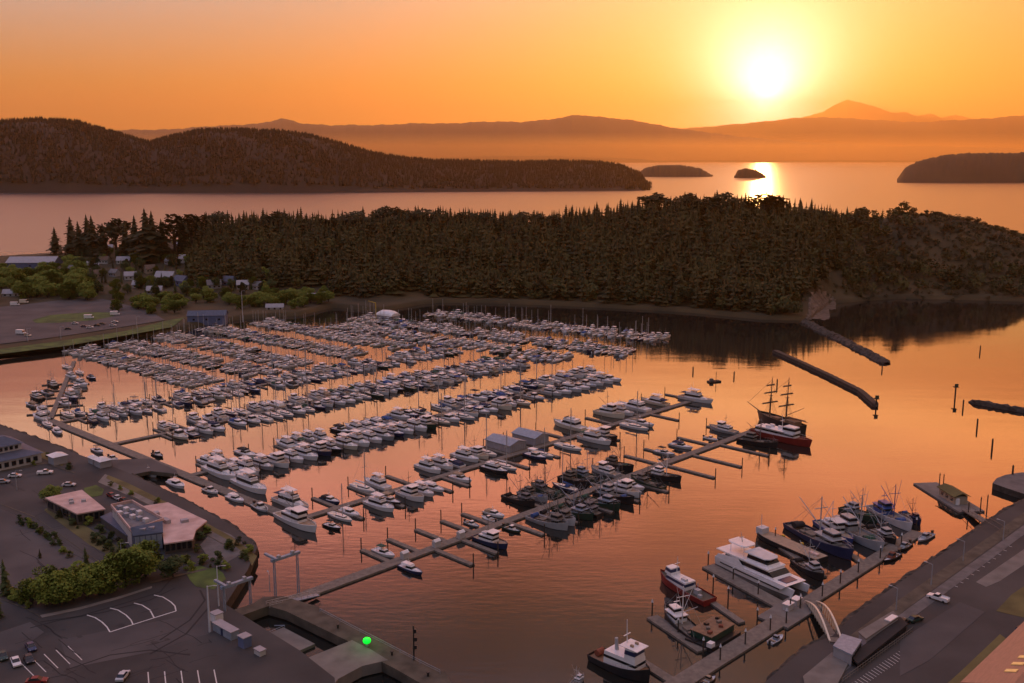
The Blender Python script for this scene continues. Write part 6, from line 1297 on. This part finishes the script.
# fuel pier
t = slabdock('fuel_pier', 'fuel float with a tan-roofed shed at the end of a narrow trestle on the right', [((925, 484), (972, 513), 9.0, 'platform')], 'pier')
a0 = Vector(at(966, 508, 1.5)); a1 = Vector(at(1004, 533, 2.8)); org = Vector(t.location[:2]); b = MB(); q0, q1 = a0 - org, a1 - org; d = (q1 - q0).normalized(); n_ = Vector((-d.y, d.x)) * 1.4
b.hexa([(*(q0 - n_), .6), (*(q1 - n_), 2.5), (*(q1 + n_), 2.5), (*(q0 + n_), .6)], [(*(q0 - n_), 1.0), (*(q1 - n_), 2.9), (*(q1 + n_), 2.9), (*(q0 + n_), 1.0)]); b.build('ramp', MT['wood'], t)
for s in (-1, 1):
    b = MB(); b.tube((*(q0 + n_ * s), 2.1), (*(q1 + n_ * s), 4.0), .07, n=4)
    for k in range(8): q = q0 + (q1 - q0) * k / 7 + n_ * s; b.tube((*q, 1 + 1.9 * k / 7), (*q, 2.1 + 1.9 * k / 7), .05, n=4)
    b.build('railing', MT['wood'], t)
x, y = at(953, 497, 1.5); c_ = Vector((x, y)); dv = (Vector(at(972, 513)) - Vector(at(925, 484))); rz = math.atan2(dv.y, dv.x)
t = thing('fuel_shed', 'small shed with a mossy tan roof on the fuel float', 'shed', (x, y, DZ), rz); b = MB(); b.box((0, 0, 1.4), (10, 4.6, 2.8)); b.build('wall', MT['wall_tan'], t)
b = MB(); b.hexa([(-5.6, -3, 2.8), (5.6, -3, 2.8), (5.6, 0, 3.9), (-5.6, 0, 3.9)], [(-5.6, -3, 3.0), (5.6, -3, 3.0), (5.6, 0, 4.1), (-5.6, 0, 4.1)]); b.hexa([(-5.6, 0, 3.9), (5.6, 0, 3.9), (5.6, 3, 2.8), (-5.6, 3, 2.8)], [(-5.6, 0, 4.1), (5.6, 0, 4.1), (5.6, 3, 3.0), (-5.6, 3, 3.0)]); b.build('roof', MT['drygrass'], t)
for k in range(3): b = MB(); b.box((-3 + k * 3, -2.33, 1.5), (1.4, .1, 1.2)); b.build('window', MT['glass'], t)
x, y = at(957, 503, 1); tk = MB(); tk.tube((0, 0, 0), (0, 0, 2.0), .9, .9, 14); tk.tube((0, 0, 2), (0, 0, 2.4), .9, .3, 14); o = tk.build('fuel_tank', MT['white'], loc=(x, y, DZ)); tag(o, 'upright white tank beside the shed on the fuel float', 'tank')
for px, py, hh, lab in [(939, 488, 1.6, 'left of the twin thin piles at the tip of the fuel float'), (943, 489, 1.6, 'right of the twin thin piles at the tip of the fuel float'), (968, 516, 1.4, 'pile at the shoreward end of the fuel float'), (980, 514, 1.7, 'shorter pile beside the fuel pier ramp'), (986, 519, 2.4, 'tallest pile beside the fuel pier ramp')]:
    pile(at(px, py), hh, lab)
# free-standing channel piles
for px, py, hh, lab in [(693, 372, .8, 'lone pile left of the little raft in open water'), (734, 377, .8, 'lone pile right of the little raft in open water'), (777, 386, 1.0, 'lone thick pile behind the tall ship masts'), (980, 352, 1.1, 'lone pile far out at the right under the bare headland'),
                        (963, 408, 1.1, 'pile just right of the tall channel marker'), (977, 428, 1.15, 'middle channel pile below the right breakwater'), (992, 449, 1.2, 'lowest channel pile below the right breakwater'), (1012, 480, 1.6, 'pile standing on the gravel spit'), (882, 370, .8, 'pile at the tip of the rock jetty')]:
    x, y = at(px, py); b = MB(); b.tube((0, 0, -3), (0, 0, 3.4 * hh), .42, .34, 8); b.tube((0, 0, 3.4 * hh), (0, 0, 3.4 * hh + .5), .36, .04, 8); tag(b.build('channel_pile', MT['pile'], loc=(x, y, 0)), lab, 'pile')
def marker(px, py, h, label, lens=None):
    x, y = at(px, py); t = thing('channel_marker', label, 'channel marker', (x, y, 0)); b = MB(); b.tube((0, 0, -3), (0, 0, h), .42, .36, 8); b.build('post', MT['pile'], t)
    b = MB(); b.box((0, 0, h + .1), (2.2, 2.2, .25)); b.build('platform', MT['pile'], t); b = MB(); b.box((0, -.6, h + 1.0), (1.8, .12, 1.6)); b.build('daymark', MT['green'], t)
marker(955, 398, 5.5, 'tall channel marker with a square top in the harbour entrance'); marker(876, 407, 4, 'marker post with a dayboard at the near end of the timber breakwater')
x, y = at(714, 382); t = thing('mooring_raft', 'tiny raft with a pole anchored in open water beyond the docks', 'raft', (x, y, 0), R(20)); b = MB(); b.box((0, 0, .3), (7, 3, .8)); b.build('deck', MT['pile'], t); b = MB(); b.tube((1.2, 0, .6), (1.2, 0, 5.5), .14, n=6); b.build('pole', MT['pile'], t); b = MB(); b.box((-1.6, 0, 1.3), (1.6, 1.6, 1.2)); b.build('cabin', MT['wood'], t)
# green glowing spot added on the concrete pier, shaped as a short lantern
x, y = at(367, 646, 2.9); t = thing('added_green_light', 'glowing green spot of light added on the concrete haul-out pier', 'light', (x, y, 2.9)); b = MB(); b.tube((0, 0, 0), (0, 0, .7), .35, .25, 10); b.build('post', MT['grey'], t)
b = MB(); b.loft([[(r_ * math.cos(a), r_ * math.sin(a), z_) for a in [2 * math.pi * i / 16 for i in range(16)]] for z_, r_ in ((.7, .5), (.95, .85), (1.4, 1.0), (1.8, .85), (2.05, .45))]); b.build('lens', emis('added_green_glow', (.0, .85, .04), 1.0), t)
gl = bpy.data.lights.new('added_green_light_glow', 'POINT'); gl.energy = 260; gl.color = (.05, 1, .12); gl.shadow_soft_size = .9; glo = bpy.data.objects.new('added_green_light_glow', gl); COL.objects.link(glo); glo.parent = t; glo.location = (0, 0, 2.9)  # added point light, spills green around the glowing spot
x, y = at(414, 660, 2.9); t = thing('light_mast', 'dark slender mast with fittings on the outer edge of the haul-out pier', 'mast', (x, y, 2.9)); b = MB(); b.tube((0, 0, 0), (0, 0, 8.5), .22, .14, 7); b.build('post', MT['black'], t)
for z_, w_ in ((3.2, 1.2), (5.2, 1.6), (7.2, 1.0)): b = MB(); b.box((.35, 0, z_), (w_ * .6, .4, .9)); b.build('lamp_head', MT['black'], t)

# ------------------------------------------------------------------ breakwaters
def breakwater(name, label, px, wid, h, m, rough=.7, top=.45, seed=1):
    """heaped bank along the photo line; a row of cross sections"""
    r = random.Random(seed); q = [Vector(at(*p)) for p in px]; pts = []
    for a, b_ in zip(q, q[1:]):
        n = max(2, int((b_ - a).length / 1.6))
        for k in range(n): pts.append((a + (b_ - a) * k / n, (b_ - a).normalized()))
    pts.append((q[-1], (q[-1] - q[-2]).normalized())); rings = []
    for i, (p, d) in enumerate(pts):
        n_ = Vector((d.y, -d.x)); e = min(1, min(i, len(pts) - 1 - i) / 3 + .35); row = []
        for f, z in ((-1, -2.0), (-.8, h * .25), (-top, h), (0, h * 1.02), (top, h), (.8, h * .25), (1, -2.0)):
            j = rough if -2 < z else 0
            o = p + n_ * (f * wid / 2 * e + r.uniform(-j, j) * .6) + d * r.uniform(-j, j) * .5; row.append((o.x, o.y, (z * e if z > 0 else z) + r.uniform(-j, j) * .45))
        rings.append(row)
    b = MB(); b.loft(rings, 0, closed=False, caps=False)
    return tag(b.build(name, m), label, 'breakwater')
breakwater('timber_breakwater', 'straight dark breakwater bent at its near end, beyond the tall ship', [(773, 352), (800, 364), (830, 378), (860, 393), (877, 408)], 3.6, 1.8, MT['pile'], .22, .85, 2)
breakwater('rock_jetty', 'rough rock jetty running out from the foot of the pale bluff', [(805, 322), (822, 331), (845, 342), (868, 354), (887, 364)], 9, 1.9, MT['rock'], 1.5, .4, 3)
breakwater('rock_breakwater', 'dark breakwater entering from the right edge of the frame', [(969, 402), (995, 407), (1024, 412), (1080, 422)], 5.5, 1.8, MT['rock'], .9, .5, 4)
breakwater('seawall_rocks', 'band of dark rocks along the quay edge on the right', [(770, 690), (792, 669), (812, 653), (832, 645), (852, 625), (900, 590), (952, 554), (1000, 520), (1062, 486)], 5, 2.6, MT['rock'], .7, .35, 5)
breakwater('seawall_rocks', 'band of dark rocks along the left seawall below the slate-roofed building', [(-60, 412), (0, 431), (40, 445), (80, 461)], 5, 2.7, MT['rock'], .7, .35, 6)
breakwater('seawall_rocks', 'band of dark rocks along the seawall basin by the pink-roofed hall', [(128, 479), (185, 507), (232, 533), (258, 555)], 4, 2.7, MT['rock'], .6, .35, 7)
# pale bluff scar above the jetty root
r_ = random.Random(5); gx_, gy_ = 15, 14; GP = {}
for a in range(gx_):
    for b_ in range(gy_):
        px, py = 806 + 32 * a / (gx_ - 1), 287 + 33 * b_ / (gy_ - 1); x, y, z = on_terr(px + r_.uniform(-.7, .7), py + r_.uniform(-.7, .7)); GP[a, b_] = (x, y - r_.uniform(.3, 1.4), z + r_.uniform(.2, .9))
sb = MB()
for a in range(gx_ - 1):
    for b_ in range(gy_ - 1):
        u_, v_ = (a + .5) / (gx_ - 1), (b_ + .5) / (gy_ - 1); top = .12 + .5 * abs(u_ - .38) ** 1.1 * (1 if u_ < .38 else .9) + .05 * math.sin(a * 2.3)
        if v_ > top and u_ < .95 - .25 * (v_ > .7) and u_ > .12 - .1 * v_: sb.add([GP[a, b_], GP[a + 1, b_], GP[a + 1, b_ + 1], GP[a, b_ + 1]], [(3, 2, 1, 0)])
structure(sb.build('bluff', mat('bare_pale_bluff', (.06, .042, .028), .95, .3, .25, col2=(.15, .11, .08), detail=8, bump=.5)))
from collections import Counter; print('objects', len(bpy.data.objects), Counter(o.name.split('.')[0] for o in COL.objects if o.parent is None).most_common(14))
